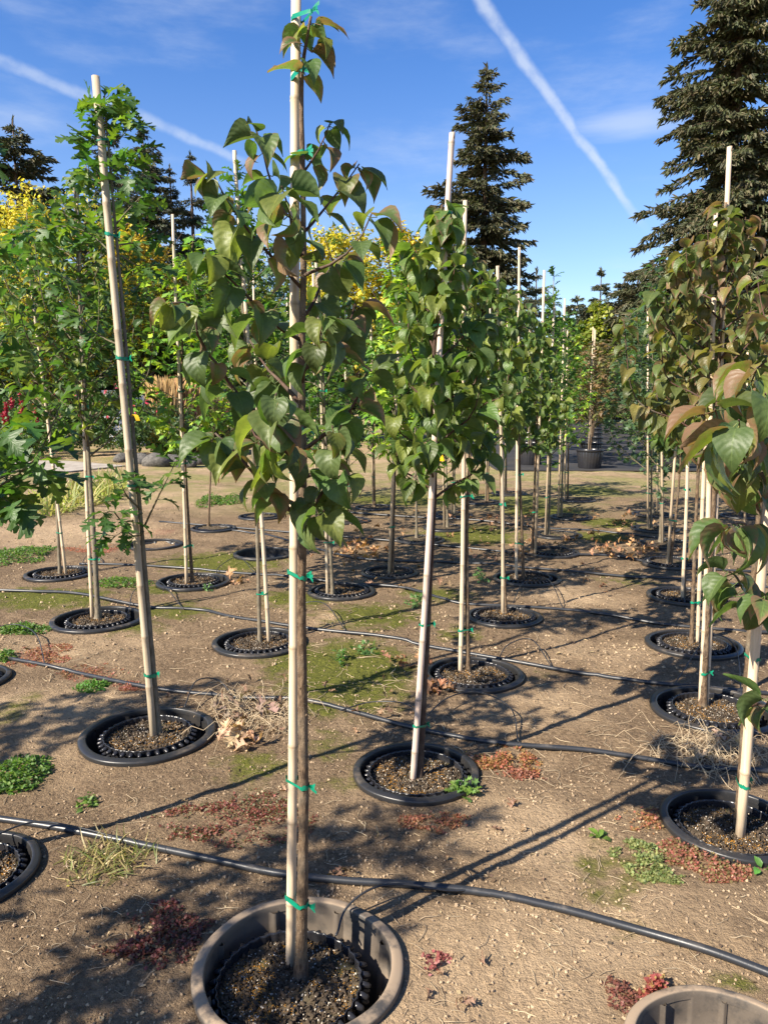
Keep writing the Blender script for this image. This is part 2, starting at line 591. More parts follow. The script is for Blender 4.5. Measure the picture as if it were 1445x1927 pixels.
# pots: (name, rim centre px, rim width px, soil drop below rim, style)
POTS = {
    'A': (561, 1806, 397, 0.092, 'muddy'), 'B': (783, 1443, 237, 0.06, 'dark'), 'C': (891, 1262, 188, 0.05, 'dark'),
    'D': (949, 1155, 142, 0.04, 'dark'), 'E': (991, 1084, 128, 0.04, 'dark'), 'F': (1040, 1036, 100, 0.03, 'dark'),
    'G': (1048, 1003, 92, 0.03, 'dark'), 'H': (1075, 970, 80, 0.03, 'dark'), 'I': (1085, 938, 72, 0.03, 'dark'),
    'J': (278, 1373, 249, 0.055, 'dark'), 'K': (488, 1202, 176, 0.05, 'dark'), 'L': (643, 1108, 128, 0.04, 'dark'),
    'M': (184, 1160, 172, 0.05, 'dark'), 'N': (364, 1090, 138, 0.04, 'dark'), 'O': (112, 1075, 126, 0.04, 'dark'),
    'P': (402, 991, 86, 0.03, 'dark'), 'R': (732, 1073, 108, 0.04, 'dark'), 'S': (790, 1012, 94, 0.03, 'dark'),
    'T': (655, 976, 84, 0.03, 'dark'), 'T2': (707, 952, 78, 0.03, 'dark'), 'T3': (598, 1003, 86, 0.03, 'dark'),
    'U': (905, 942, 76, 0.03, 'dark'), 'U2': (850, 966, 80, 0.03, 'dark'), 'U3': (958, 926, 68, 0.03, 'dark'), 'R2': (838, 990, 84, 0.03, 'dark'),
    'V': (1378, 1540, 256, 0.07, 'dark'), 'W': (1343, 1327, 228, 0.05, 'dark'), 'X': (1305, 1206, 174, 0.045, 'dark'),
    'Y': (1290, 1117, 142, 0.04, 'dark'), 'Z': (1262, 1056, 106, 0.03, 'dark'), 'AA': (1248, 1020, 96, 0.03, 'dark'),
    'AB': (1232, 992, 88, 0.03, 'dark'), 'AC': (1228, 965, 78, 0.03, 'dark'), 'AD': (1395, 968, 78, 0.03, 'dark'), 'AE': (1430, 1000, 88, 0.03, 'dark'),
    'T4': (490, 969, 84, 0.03, 'dark'), 'T5': (548, 941, 74, 0.03, 'dark'),
    'Q1': (290, 1021, 106, 0.2, 'empty'), 'Q2': (497, 1038, 116, 0.2, 'empty'), 'Q3': (1376, 1990, 330, 0.3, 'empty_muddy'),
    'LA': (-75, 1632, 220, 0.06, 'dark'), 'LB': (-70, 1272, 150, 0.05, 'dark'),
}
RIM_Z = 0.034
POT = {}
for k, (px, py, w, drop, style) in POTS.items():
    c = G(px, py, RIM_Z)
    rad = w * (c - Vector((0, 0, CAM_H))).dot(Vector((0, math.cos(PITCH), -math.sin(PITCH)))) / 1445 / 2
    rad = min(max(rad, 0.225), 0.31)
    POT[k] = dict(x=c.x, y=c.y, r=rad, drop=drop, style=style, pit=c.y < 7.4)


def gheight(x, y):
    z = vnoise(x * 0.9, y * 0.9, 1) * 0.05 + vnoise(x * 3.1, y * 3.1, 2) * 0.028 + vnoise(x * 9, y * 9, 3) * 0.012 + vnoise(x * 27, y * 27, 4) * 0.006 + vnoise(x * 60, y * 60, 5) * 0.004
    return z


def ground_z(x, y):
    x = np.atleast_1d(np.asarray(x, dtype=float))
    y = np.atleast_1d(np.asarray(y, dtype=float))
    z = gheight(x, y)
    for p in POT.values():
        d = np.hypot(x - p['x'], y - p['y'])
        f = np.clip((d - p['r'] * 1.02) / 0.30, 0, 1)
        f = f * f * (3 - 2 * f)
        z = z * f + np.clip(1 - (d - p['r']) / 0.08, 0, 1) * 0.004
    far = np.clip((y - 14) / 6, 0, 1)
    return z * (1 - far)


def gz(x, y):
    return float(ground_z(x, y)[0])


def blob_mask(x, y, blobs):
    m = np.zeros_like(x)
    for (px, py, rx, ry, s) in blobs:
        c = G(px, py)
        ex = G(px + rx, py)
        ey0, ey1 = G(px, py - ry), G(px, py + ry)
        ax = max(abs(ex.x - c.x), 0.02)
        ay = max(abs(ey0.y - ey1.y) / 2, 0.02)
        d = np.sqrt(((x - c.x) / ax) ** 2 + ((y - c.y) / ay) ** 2)
        m = np.maximum(m, np.clip(1.35 - d, 0, 1) * s)
    return m


MOSS = [(1010, 1270, 60, 20, .3), (250, 1180, 70, 20, .6), (560, 1130, 90, 20, .8), (820, 1120, 90, 18, .7), (1020, 960, 90, 14, 1.0), (1130, 1010, 60, 12, .9), (760, 940, 160, 12, .9), (600, 1330, 60, 25, .8), (300, 1110, 60, 14, .8), (40, 1120, 60, 20, .9), (530, 960, 90, 10, .8), (1180, 1090, 80, 14, .5), (980, 1790, 90, 30, .25), (660, 1470, 60, 30, .5), (650, 1265, 150, 75, 1.0), (560, 1240, 90, 40, .7), (100, 1130, 130, 25, .9), (420, 1055, 140, 22, .9), (1150, 1640, 110, 70, .55), (1180, 1740, 90, 40, .4),
        (480, 1440, 100, 40, .6), (880, 1005, 120, 20, .9), (960, 940, 90, 14, 1.), (700, 1160, 120, 30, .8), (330, 1150, 90, 20, .7), (760, 1470, 60, 40, .3), (1380, 1850, 60, 30, .6),
        (30, 1340, 60, 50, .5), (1110, 925, 80, 12, .9), (1150, 985, 70, 12, .9), (620, 1400, 70, 40, .5), (700, 1300, 90, 30, .7), (860, 1190, 60, 20, .6), (1210, 1880, 50, 30, .6)]
REDM = [(1320, 1620, 110, 50, .5), (300, 1760, 80, 50, .4), (450, 1545, 130, 40, .5), (70, 1235, 60, 25, .7), (160, 1265, 60, 20, .6), (250, 1290, 50, 18, .6), (820, 1550, 70, 20, .4), (975, 1445, 50, 20, .4),
        (190, 1035, 80, 10, .6), (300, 1000, 60, 10, .6), (900, 925, 120, 10, .7)]
LAWN = [(500, 900, 600, 26, 1.0), (1150, 905, 400, 18, 1.0), (150, 930, 200, 20, .7), (430, 870, 300, 14, 1.0), (700, 870, 400, 16, 1.0)]


def lines(lo, hi, step, g1, e1, g2, e2):
    a = list(np.arange(lo, hi, step))
    s = step
    while a[-1] < e1:
        s *= g1
        a.append(a[-1] + s)
    while a[-1] < e2:
        s *= g2
        a.append(a[-1] + s)
    return np.array(a)


xp = lines(0, 1.7, 0.0135, 1.012, 6, 1.16, 900)
xs = np.concatenate([-xp[:0:-1], xp])
yf = lines(1.35, 4.6, 0.0135, 1.010, 18, 1.15, 1600)
yb = -lines(-1.35, 0.0, 0.2, 1.2, 4, 1.3, 40)[1:][::-1]
ys = np.concatenate([yb, yf])
X, Y = np.meshgrid(xs, ys)
Z = ground_z(X.ravel(), Y.ravel()).reshape(X.shape)
for p in POT.values():
    if p['pit']:
        d = np.hypot(X - p['x'], Y - p['y'])
        Z[d < p['r'] - 0.016] = -0.50
    else:
        d = np.hypot(X - p['x'], Y - p['y'])
        Z[d < p['r'] - 0.03] = -0.02
moss = blob_mask(X.ravel(), Y.ravel(), MOSS)
redm = blob_mask(X.ravel(), Y.ravel(), REDM)
lawn = np.clip((Y.ravel() - 9.0) / 3.5, 0, 1)
BRIGHT = [(900, 1850, 330, 150, 1.0), (1150, 1760, 320, 130, .8), (1000, 1560, 170, 90, .75), (90, 1340, 140, 60, .8), (130, 1210, 160, 40, .6), (1010, 1330, 150, 50, .55), (1130, 1230, 120, 30, .5),  # sunny areas where the soil colour is kept lighter
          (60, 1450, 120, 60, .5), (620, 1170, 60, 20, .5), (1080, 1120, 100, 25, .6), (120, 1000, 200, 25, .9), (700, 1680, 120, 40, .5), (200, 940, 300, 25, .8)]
dark_soil_shade = np.clip(0.80 - blob_mask(X.ravel(), Y.ravel(), BRIGHT) * 0.75 - np.clip((Y.ravel() - 11) / 5, 0, 1) * 0.5, 0, 1)  # dark rich soil plus painted shade, weaker in the sunny areas
ny, nx = X.shape
ii = (np.arange(ny - 1)[:, None] * nx + np.arange(nx - 1)[None, :]).ravel()
quads = np.stack([ii, ii + 1, ii + nx + 1, ii + nx], 1).ravel()
msk = np.stack([moss, redm, lawn, np.ones_like(moss)], 1)
gm = raw_mesh('ground', np.stack([X.ravel(), Y.ravel(), Z.ravel()], 1), quads, np.full(len(ii), 4), [M['ground']], {'mask': ('FLOAT_COLOR', msk), 'dark_soil_shade': ('FLOAT', dark_soil_shade)})
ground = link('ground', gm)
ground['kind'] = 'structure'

# weed cloth beyond the bare soil, and the gravel path by the flower bed
def sheet(name, pts, z, mat, th=0.02):
    mb = MB()
    n = len(pts)
    for (x, y) in pts:
        mb.v.append(Vector((x, y, z)))
    for (x, y) in pts:
        mb.v.append(Vector((x, y, z - th)))
    mb.a = [0] * (2 * n)
    mb.f.append(tuple(range(n)))
    for i in range(n):
        j = (i + 1) % n
        mb.f.append((i, i + n, j + n, j))
    o = mb.build(name, mat, smooth=False)
    o['kind'] = 'structure'
    return o


sheet('weed_cloth', [(2.3, 15.6), (16.0, 15.3), (22.0, 46.0), (1.8, 46.0)], 0.022, M['fabric'])
sheet('gravel_path', [(-14.0, 14.6), (-6.3, 15.2), (-5.6, 16.6), (-7.4, 17.9), (-16.0, 18.2)], 0.025, M['path'])


# ------------------------------------------------------------------ leaf templates
class Tpl:
    def __init__(s, v, f, luv):
        s.v = np.array(v, dtype=float)
        s.f = f
        s.luv = np.array(luv, dtype=float)
        s.loops = np.array([i for q in f for i in q], dtype=np.int32)
        s.tot = np.array([len(q) for q in f], dtype=np.int32)


def leaf_tpl(rows, cols=(-1, -0.5, 0, 0.5, 1), fold=0.35, bend=1.0, wave=0.0, pet=0.22, seed=0, sweep=None, twist=0.0):
    """rows: (t, half width). Midrib along +Y, upper side +Z, blade length 1, stalk from the origin."""
    rr = random.Random(seed)
    v, f, luv = [], [], []
    nc = len(cols)
    # bend the midrib
    yy, zz, ang, last = pet, 0.0, 0.35, rows[0][0]
    ph = rr.uniform(0, 6)
    for i, (t, w) in enumerate(rows):
        dt = t - last
        last = t
        ang -= bend * dt
        yy += math.cos(ang) * dt
        zz += math.sin(ang) * dt
        for c in cols:
            x = c * w
            up = abs(x) * fold - (abs(x) ** 2) * fold * 1.1
            up += wave * math.sin(9 * t + ph + 2.5 * c) * abs(c)
            sw = (sweep[i] * abs(c)) if sweep else 0.0
            tw = twist * t
            vx = x * math.cos(tw)
            vz = zz + up + x * math.sin(tw)
            v.append((vx, yy + sw * math.cos(ang) - math.sin(ang) * up * 0.5, vz + sw * math.sin(ang)))
            luv.append((c, t, 0))
    for i in range(len(rows) - 1):
        for k in range(nc - 1):
            a = i * nc + k
            f.append((a, a + 1, a + nc + 1, a + nc))
    # stalk
    b = len(v)
    th = 0.014
    for (y0, z0) in ((0.0, 0.0), (pet + 0.02, -0.004)):
        for (dx, dz) in ((-th, 0), (th, 0), (0, -th * 1.6)):
            v.append((dx, y0, z0 + dz))
            luv.append((0.0, 0.05, 0))
    for k in range(3):
        k2 = (k + 1) % 3
        f.append((b + k, b + k2, b + 3 + k2, b + 3 + k))
    return Tpl(v, f, luv)


HEART = [(0.0, 0.02), (0.015, 0.20), (0.10, 0.315), (0.25, 0.355), (0.42, 0.33), (0.60, 0.24), (0.76, 0.135), (0.90, 0.05), (1.0, 0.004)]
OVAL = [(0.0, 0.02), (0.10, 0.15), (0.28, 0.26), (0.50, 0.30), (0.72, 0.23), (0.90, 0.10), (1.0, 0.01)]
HEART_LO = [(0.0, 0.03), (0.06, 0.28), (0.30, 0.35), (0.62, 0.22), (1.0, 0.01)]
OVAL_LO = [(0.0, 0.03), (0.30, 0.27), (0.65, 0.24), (1.0, 0.01)]
OAK = [(0.0, 0.02), (0.13, 0.07), (0.20, 0.22), (0.29, 0.20), (0.33, 0.08), (0.40, 0.10), (0.47, 0.36), (0.55, 0.31), (0.60, 0.09), (0.67, 0.10), (0.73, 0.27), (0.79, 0.22), (0.84, 0.09), (0.90, 0.13), (1.0, 0.01)]
OAKS = [0, 0, .06, .05, 0, 0, .13, .10, 0, 0, .12, .09, 0, .03, 0]
OAK_LO = [(0.0, 0.02), (0.16, 0.20), (0.33, 0.07), (0.48, 0.36), (0.60, 0.09), (0.75, 0.26), (0.86, 0.08), (1.0, 0.01)]
OAKS_LO = [0, .06, 0, .12, 0, .11, 0, 0]


def maple_tpl(seed=0, lo=False, pet=0.3):
    rr = random.Random(seed)
    out = []
    spec = [(-150, .22), (-125, .45), (-100, .25), (-72, .62), (-62, .50), (-48, .34), (-30, .62), (-20, .55), (0, 0.95)]
    if lo:
        spec = [(-140, .3), (-115, .45), (-90, .25), (-65, .62), (-40, .32), (0, 0.95)]
    full = [(a, r) for a, r in spec] + [(-a, r) for a, r in spec[-2::-1]]
    v = [(0, pet + 0.30, 0.03)]
    luv = [(0, 0.3, 0)]
    for a, r in full:
        x = math.sin(R(a)) * r
        y = math.cos(R(a)) * r
        z = -0.25 * r * r + 0.08 * math.sin(R(a) * 3) + rr.uniform(-.03, .03)
        v.append((x * 0.95, pet + 0.30 + y * 0.7, z))
        luv.append((x, 0.3 + y * 0.7, 0))
    f = []
    n = len(full)
    for i in range(1, n):
        f.append((0, i + 1, i))
    f.append((0, 1, n))
    f = [t[::-1] for t in f]
    f = [(t[0], t[1], t[2]) for t in f]
    b = len(v)
    th = 0.014
    for (y0, z0) in ((0.0, 0.0), (pet + 0.3, 0.02)):
        for (dx, dz) in ((-th, 0), (th, 0), (0, -th * 1.6)):
            v.append((dx, y0, z0 + dz))
            luv.append((0.0, 0.05, 0))
    for k in range(3):
        k2 = (k + 1) % 3
        f.append((b + k, b + k2, b + 3 + k2, b + 3 + k))
    return Tpl(v, f, luv)


C5 = (-1, -0.5, 0, 0.5, 1)
C3 = (-1, 0, 1)
TPL = {
    'heart': [leaf_tpl(HEART, C5, f_, b_, w_, 0.22, i, None, tw) for i, (f_, b_, w_, tw) in enumerate([(.5, .9, .015, .1), (.8, 1.5, .02, -.3), (.35, 1.9, .02, .4), (1.0, 1.1, .025, .2), (.55, .5, .03, -.5), (.7, 2.3, .02, .1), (1.25, 1.6, .02, -.2)])],
    'heart_lo': [leaf_tpl(HEART_LO, C3, .5, b_, 0, .2, i) for i, b_ in enumerate((.8, 1.5, 2.1))],
    'oak': [leaf_tpl(OAK, C3, f_, b_, .02, .15, i, OAKS, tw) for i, (f_, b_, tw) in enumerate([(.3, .7, .1), (.5, 1.2, -.3), (.2, .3, .4), (.6, 1.6, .2), (.1, 1.0, -.5)])],
    'oak_lo': [leaf_tpl(OAK_LO, C3, .4, b_, 0, .15, i, OAKS_LO) for i, b_ in enumerate((.4, 1.0, 1.6))],
    'oval': [leaf_tpl(OVAL, C5, f_, b_, .015, .18, i, None, tw) for i, (f_, b_, tw) in enumerate([(.4, .6, .2), (.7, 1.2, -.3), (.5, 1.8, .2), (.9, .9, -.1)])],
    'oval_lo': [leaf_tpl(OVAL_LO, C3, .5, b_, 0, .15, i) for i, b_ in enumerate((.5, 1.2, 1.8))],
    'maple': [maple_tpl(i) for i in range(4)],
    'maple_lo': [maple_tpl(i, True) for i in range(3)],
    'tuft': [Tpl([(-.16, 0, 0), (.16, 0, 0), (.10, .6, .02), (-.10, .6, .02), (0, 1, -.05), (0, 0, -.16), (0, 0, .12), (0, .6, .10), (0, .6, -.10)],
                 [(0, 1, 2, 3), (3, 2, 4), (5, 6, 7, 8), (8, 7, 4)], [(0, .3, 0)] * 9)],
    'diamond': [Tpl([(0, 0, 0), (.32, .45, .05), (0, 1, 0), (-.32, .45, .05)], [(0, 1, 2), (0, 2, 3)], [(0, 0, 0), (.8, .4, 0), (0, 1, 0), (-.8, .4, 0)]),
                Tpl([(0, 0, 0), (.42, .3, .1), (.2, .9, -.1), (-.25, .8, .1), (-.4, .35, .05)], [(0, 1, 2), (0, 2, 3), (0, 3, 4)], [(0, 0, 0), (.8, .4, 0), (.3, .9, 0), (-.3, .9, 0), (-.8, .4, 0)])],
    'blade': [Tpl([(-.03, 0, 0), (.03, 0, 0), (.022, .5, .05), (-.022, .5, .05), (0, 1, -.12)], [(0, 1, 2, 3), (3, 2, 4)], [(0, .3, 0)] * 5)],
    'plume': [Tpl([(-.010, 0, 0), (.010, 0, 0), (.010, .62, .01), (-.010, .62, .01), (.045, .75, 0), (.03, .92, -.02), (0, 1, -.04), (-.03, .92, -.02), (-.045, .75, 0)],
                  [(0, 1, 2, 3), (3, 2, 4, 5, 6, 7, 8)], [(0, .3, 0)] * 9)],
    'crumb': [Tpl([(1, 0, 0), (-.9, .2, 0), (0, 1.1, .1), (.1, -.9, 0), (.1, .1, .75), (0, 0, -.6)], [(0, 2, 4), (2, 1, 4), (1, 3, 4), (3, 0, 4), (2, 0, 5), (1, 2, 5), (3, 1, 5), (0, 3, 5)], [(0, .3, 0)] * 6)],
}
LEAF_ME = {}
for kind in ('heart', 'oak', 'oval', 'maple'):
    LEAF_ME[kind] = []
    for i, t in enumerate(TPL[kind]):
        me = raw_mesh('leaf_' + kind, t.v, t.loops, t.tot, [M['leaf']], {'luv': ('FLOAT_VECTOR', t.luv)})
        LEAF_ME[kind].append(me)
LITTER_ME = []
for i, (f_, b_, tw) in enumerate([(1.5, 2.4, .5), (1.1, -2.0, -.8), (1.9, 1.4, .9), (.7, 3.0, -.4), (.5, .6, .3)]):
    t = leaf_tpl(OAK, C3, f_, b_, .07, .12, 30 + i, OAKS, tw)
    LITTER_ME.append(raw_mesh('dry_leaf', t.v, t.loops, t.tot, [M['litter']], {'luv': ('FLOAT_VECTOR', t.luv)}))


def basis(d, n):
    """rotation arrays (N,3,3): columns x, y=d, z~n"""
    d = d / np.maximum(np.linalg.norm(d, axis=1, keepdims=True), 1e-9)
    n = n - d * np.sum(d * n, 1, keepdims=True)
    n = n / np.maximum(np.linalg.norm(n, axis=1, keepdims=True), 1e-9)
    x = np.cross(d, n)
    return np.stack([x, d, n], 2)


def inst(name, tpls, pos, rot, sc, col, mat, parent=None, origin=(0, 0, 0), kind='stuff', smooth=True):
    """many small pieces joined into one mesh"""
    N = len(pos)
    which = RNG.integers(0, len(tpls), N)
    co, lo, to, cl, lu = [], [], [], [], []
    off = 0
    sc = np.asarray(sc, dtype=float)
    if sc.ndim == 1:
        sc = np.repeat(sc[:, None], 3, 1)
    for k, t in enumerate(tpls):
        s = which == k
        n = int(s.sum())
        if n == 0:
            continue
        nv = len(t.v)
        v = t.v[None, :, :] * sc[s][:, None, :]
        v = np.einsum('nij,nkj->nki', rot[s], v) + pos[s][:, None, :]
        co.append(v.reshape(-1, 3))
        lo.append((t.loops[None, :] + (np.arange(n) * nv)[:, None] + off).ravel())
        to.append(np.tile(t.tot, n))
        cl.append(np.repeat(col[s], nv, 0))
        lu.append(np.tile(t.luv, (n, 1)))
        off += n * nv
    me = raw_mesh(name, np.concatenate(co) - np.array(origin), np.concatenate(lo), np.concatenate(to), [mat],
                  {'col': ('FLOAT_COLOR', np.concatenate(cl)), 'luv': ('FLOAT_VECTOR', np.concatenate(lu))}, smooth)
    o = link(name, me, parent)
    if kind:
        o['kind'] = kind
    return o


def rand_rot(N):
    d = RNG.normal(size=(N, 3))
    n = RNG.normal(size=(N, 3))
    return basis(d, n)


def colors(N, base, jit=0.25, blush=(0.0, 0.5), alt=None, alt_p=0.0):
    b = np.array(base)
    c = np.tile(b, (N, 1)) * (1 + RNG.uniform(-jit, jit, (N, 1)))
    c *= 1 + RNG.uniform(-0.10, 0.10, (N, 3))
    if alt is not None:
        s = RNG.random(N) < alt_p
        c[s] = np.array(alt) * (1 + RNG.uniform(-jit, jit, (int(s.sum()), 1)))
    a = RNG.uniform(blush[0], blush[1], N)
    return np.concatenate([c, a[:, None]], 1)


# ------------------------------------------------------------------ sockets and growing pots
def lathe(name, prof, n, mat, rfun=None, cap=False):
    co, f = [], []
    m = len(prof)
    for k in range(n):
        a = 2 * math.pi * k / n
        for i, (r, z) in enumerate(prof):
            rr = r + (rfun(a, i) if rfun else 0)
            co.append((rr * math.cos(a), rr * math.sin(a), z))
    for k in range(n):
        k2 = (k + 1) % n
        for i in range(m - 1):
            f.append((k * m + i, k2 * m + i, k2 * m + i + 1, k * m + i + 1))
    if cap:
        f.append(tuple(k * m + m - 1 for k in range(n)))
    me = bpy.data.meshes.new(name)
    me.from_pydata(co, [], f)
    me.polygons.foreach_set('use_smooth', np.ones(len(f), dtype=bool))
    me.materials.append(mat)
    return me


# unit socket: radius 0.27
rim_prof = [(0.264, -0.06), (0.2675, -0.02), (0.2690, 0.004), (0.2700, 0.016), (0.2690, 0.0205), (0.2665, 0.0230), (0.2600, 0.0252), (0.2500, 0.0268), (0.2425, 0.0275), (0.2395, 0.0262), (0.2380, 0.0235), (0.2373, 0.014), (0.2365, 0.004)]


def rim_wob(a, i):
    return 0.0018 * math.sin(3 * a + 1) + 0.0012 * math.sin(7 * a)


def wall_step(a, i):
    s = (a * 8 / (2 * math.pi)) % 1
    return (-0.010 if s < 0.09 else 0.0) * (1 if i < 6 else 0) + (0.004 if s > 0.55 and i < 3 else 0) + rim_wob(a, i)


wall_prof = [(0.2360, 0.010), (0.2350, -0.03), (0.2330, -0.075), (0.2290, -0.080), (0.2270, -0.13), (0.2230, -0.24), (0.2150, -0.42), (0.15, -0.43), (0.02, -0.43)]
RIM_ME = {'dark': lathe('rim', rim_prof, 96, M['rim'], rim_wob), 'muddy': lathe('rim', rim_prof, 128, M['rim_muddy'], rim_wob)}
WALL_ME = {'dark': lathe('wall', wall_prof, 160, M['rim'], wall_step), 'muddy': lathe('wall', wall_prof, 240, M['rim_muddy'], wall_step)}


def gp_r(a, i):
    n = 38
    row = i // 4
    ph = math.pi * (row % 2)
    c = math.cos(n * a + ph)
    prof = (0.0, 0.55, 1.0, 0.55)[i % 4] if i > 1 else 0.25
    return 0.0040 * max(0.0, c) ** 1.4 * prof - 0.0035 * max(0.0, -c) * prof


gp_prof = [(0.1860 - 0.0009 * i, 0.0 - 0.0085 * i) for i in range(22)]
GPOT_ME = lathe('wall', gp_prof, 38 * 8, M['pot'], gp_r)
def add_knobs(me):
    mb = MB()
    for v in me.vertices:
        mb.v.append(v.co.copy())
    mb.f = [tuple(p.vertices) for p in me.polygons]
    n = 34
    for row in range(2):
        z = -0.010 - 0.030 * row
        for k in range(n):
            a = 2 * math.pi * (k + 0.5 * row) / n
            u = Vector((math.cos(a), math.sin(a), 0))
            r0 = 0.184 - 0.003 * row
            p0 = u * r0 + Vector((0, 0, z))
            mb.tube([p0, p0 + u * 0.008 + Vector((0, 0, -.001)), p0 + u * 0.019 + Vector((0, 0, -.003)), p0 + u * 0.0235 + Vector((0, 0, -.004))], [0.0105, 0.0092, 0.0072, 0.0038], 8)
    m2 = bpy.data.meshes.new('wall')
    m2.from_pydata([tuple(v) for v in mb.v], [], mb.f)
    m2.polygons.foreach_set('use_smooth', np.ones(len(mb.f), dtype=bool))
    m2.materials.append(M['pot'])
    return m2


GPOT_ME = add_knobs(GPOT_ME)
GPOT_IN = lathe('lip', [(0.1848, 0.0005), (0.1838, 0.0030), (0.1815, 0.0030), (0.1808, -0.004), (0.180, -0.035)], 38 * 4, M['pot'], lambda a, i: 0.0025 * math.cos(38 * a))
# soil disc
sv, sf = [(0, 0, 0)], []
NR, NA = 14, 56
for i in range(1, NR + 1):
    for k in range(NA):
        r = 0.181 * i / NR
        a = 2 * math.pi * k / NA
        sv.append((r * math.cos(a), r * math.sin(a), 0))
for k in range(NA):
    sf.append((0, 1 + k, 1 + (k + 1) % NA))
for i in range(NR - 1):
    for k in range(NA):
        k2 = (k + 1) % NA
        sf.append((1 + i * NA + k, 1 + (i + 1) * NA + k, 1 + (i + 1) * NA + k2, 1 + i * NA + k2))
sv = np.array(sv)
sv[:, 2] = vnoise(sv[:, 0] * 40 + 50, sv[:, 1] * 40 + 50, 9) * 0.014 + vnoise(sv[:, 0] * 110 + 50, sv[:, 1] * 110, 8) * 0.008
SOIL_ME = bpy.data.meshes.new('soil')
SOIL_ME.from_pydata([tuple(v) for v in sv], [], sf)
SOIL_ME.polygons.foreach_set('use_smooth', np.ones(len(sf), dtype=bool))
SOIL_ME.materials.append(M['soil'])


def scatter_disc(n, rmax, size, bias=None, zoff=0.002):
    a = RNG.uniform(0, 2 * np.pi, n)
    r = np.sqrt(RNG.random(n)) * rmax
    x, y = r * np.cos(a), r * np.sin(a)
    if bias is not None:
        keep = vnoise(x * 14 + bias, y * 14 + bias, 12) + RNG.uniform(-.16, .16, n) > 0.07
        x, y = x[keep], y[keep]
    n = len(x)
    z = vnoise(x * 40 + 50, y * 40 + 50, 9) * 0.014 + vnoise(x * 110 + 50, y * 110, 8) * 0.008 + zoff
    s = RNG.uniform(size[0], size[1], n)
    return np.stack([x, y, z], 1), s


def piece_mesh(name, n, rmax, size, mat, bias=None, flat=(1, 1, 1), zoff=0.002):
    p, s = scatter_disc(n, rmax, size, bias, zoff)
    o = inst(name, TPL['crumb'], p, rand_rot(len(p)), s[:, None] * np.array(flat)[None, :], colors(len(p), (1, 1, 1)), mat, kind=None)
    me = o.data
    bpy.data.objects.remove(o)
    return me


PRILL_ME = [piece_mesh('fertiliser_granules', 3600, 0.172, (0.0013, 0.0022), M['prill'], 3.0 + 5 * i) for i in range(3)]
PERL_ME = [piece_mesh('perlite', 520, 0.175, (0.0014, 0.0042), M['perlite']) for i in range(2)]
CHIP_ME = [piece_mesh('bark_chips', 900, 0.176, (0.003, 0.0085), M['chip'], None, (1, 1.6, 0.5), 0.003) for i in range(2)]

SOILZ = {}


def place_pot(k, sock_label, pot_label, sgroup=None, pgroup=None, off=(0, 0), turn=0.0, detail=True):
    p = POT[k]
    s = p['r'] / 0.27
    st = 'muddy' if 'muddy' in p['style'] else 'dark'
    z = 0.0
    o = empty('socket_pot', (p['x'], p['y'], z), sock_label, 'socket pot', sgroup)
    o.rotation_euler = (0.0, 0.0, turn)
    r = link('rim', RIM_ME[st], o)
    r.scale = (s, s, 1)
    w = link('wall', WALL_ME[st], o)
    w.scale = (s, s, 1 if p['pit'] else 0.06)
    if 'empty' in p['style']:
        return
    top = RIM_Z - p['drop'] * 0.9 + 0.034
    if not p['pit']:
        top = 0.030
    x, y = p['x'] + off[0], p['y'] + off[1]
    g = empty('growing_pot', (x, y, top - 0.187 if p['pit'] else 0.0), pot_label, 'plant pot', pgroup)
    g.rotation_euler = (0, 0, turn * 1.7)
    zt = 0.187 if p['pit'] else top
    gs = min(1.0, (p['r'] - 0.036) / 0.211)
    wl = link('wall', GPOT_ME, g, (0, 0, zt))
    wl.scale = (gs, gs, 1 if p['pit'] else 0.14)
    lp = link('lip', GPOT_IN, g, (0, 0, zt))
    lp.scale = (gs, gs, 1 if p['pit'] else 0.5)
    so = link('soil', SOIL_ME, g, (0, 0, zt - 0.024 if p['pit'] else zt - 0.010))
    so.scale = (gs, gs, 1)
    SOILZ[k] = top - (0.024 if p['pit'] else 0.010)
    if detail:
        i = len(SOILZ)
        for nm, me in (('fertiliser_granules', PRILL_ME[i % 3]), ('perlite', PERL_ME[i % 2]), ('bark_chips', CHIP_ME[i % 2])):
            q = link(nm, me, g, (0, 0, zt - (0.024 if p['pit'] else 0.010)))
            q.scale = (gs, gs, 1)
            q['kind'] = 'stuff'


# ------------------------------------------------------------------ stakes
CANE_MATS = {'tan': 'cane', 'grey': 'cane_grey', 'rose': 'cane_rose'}


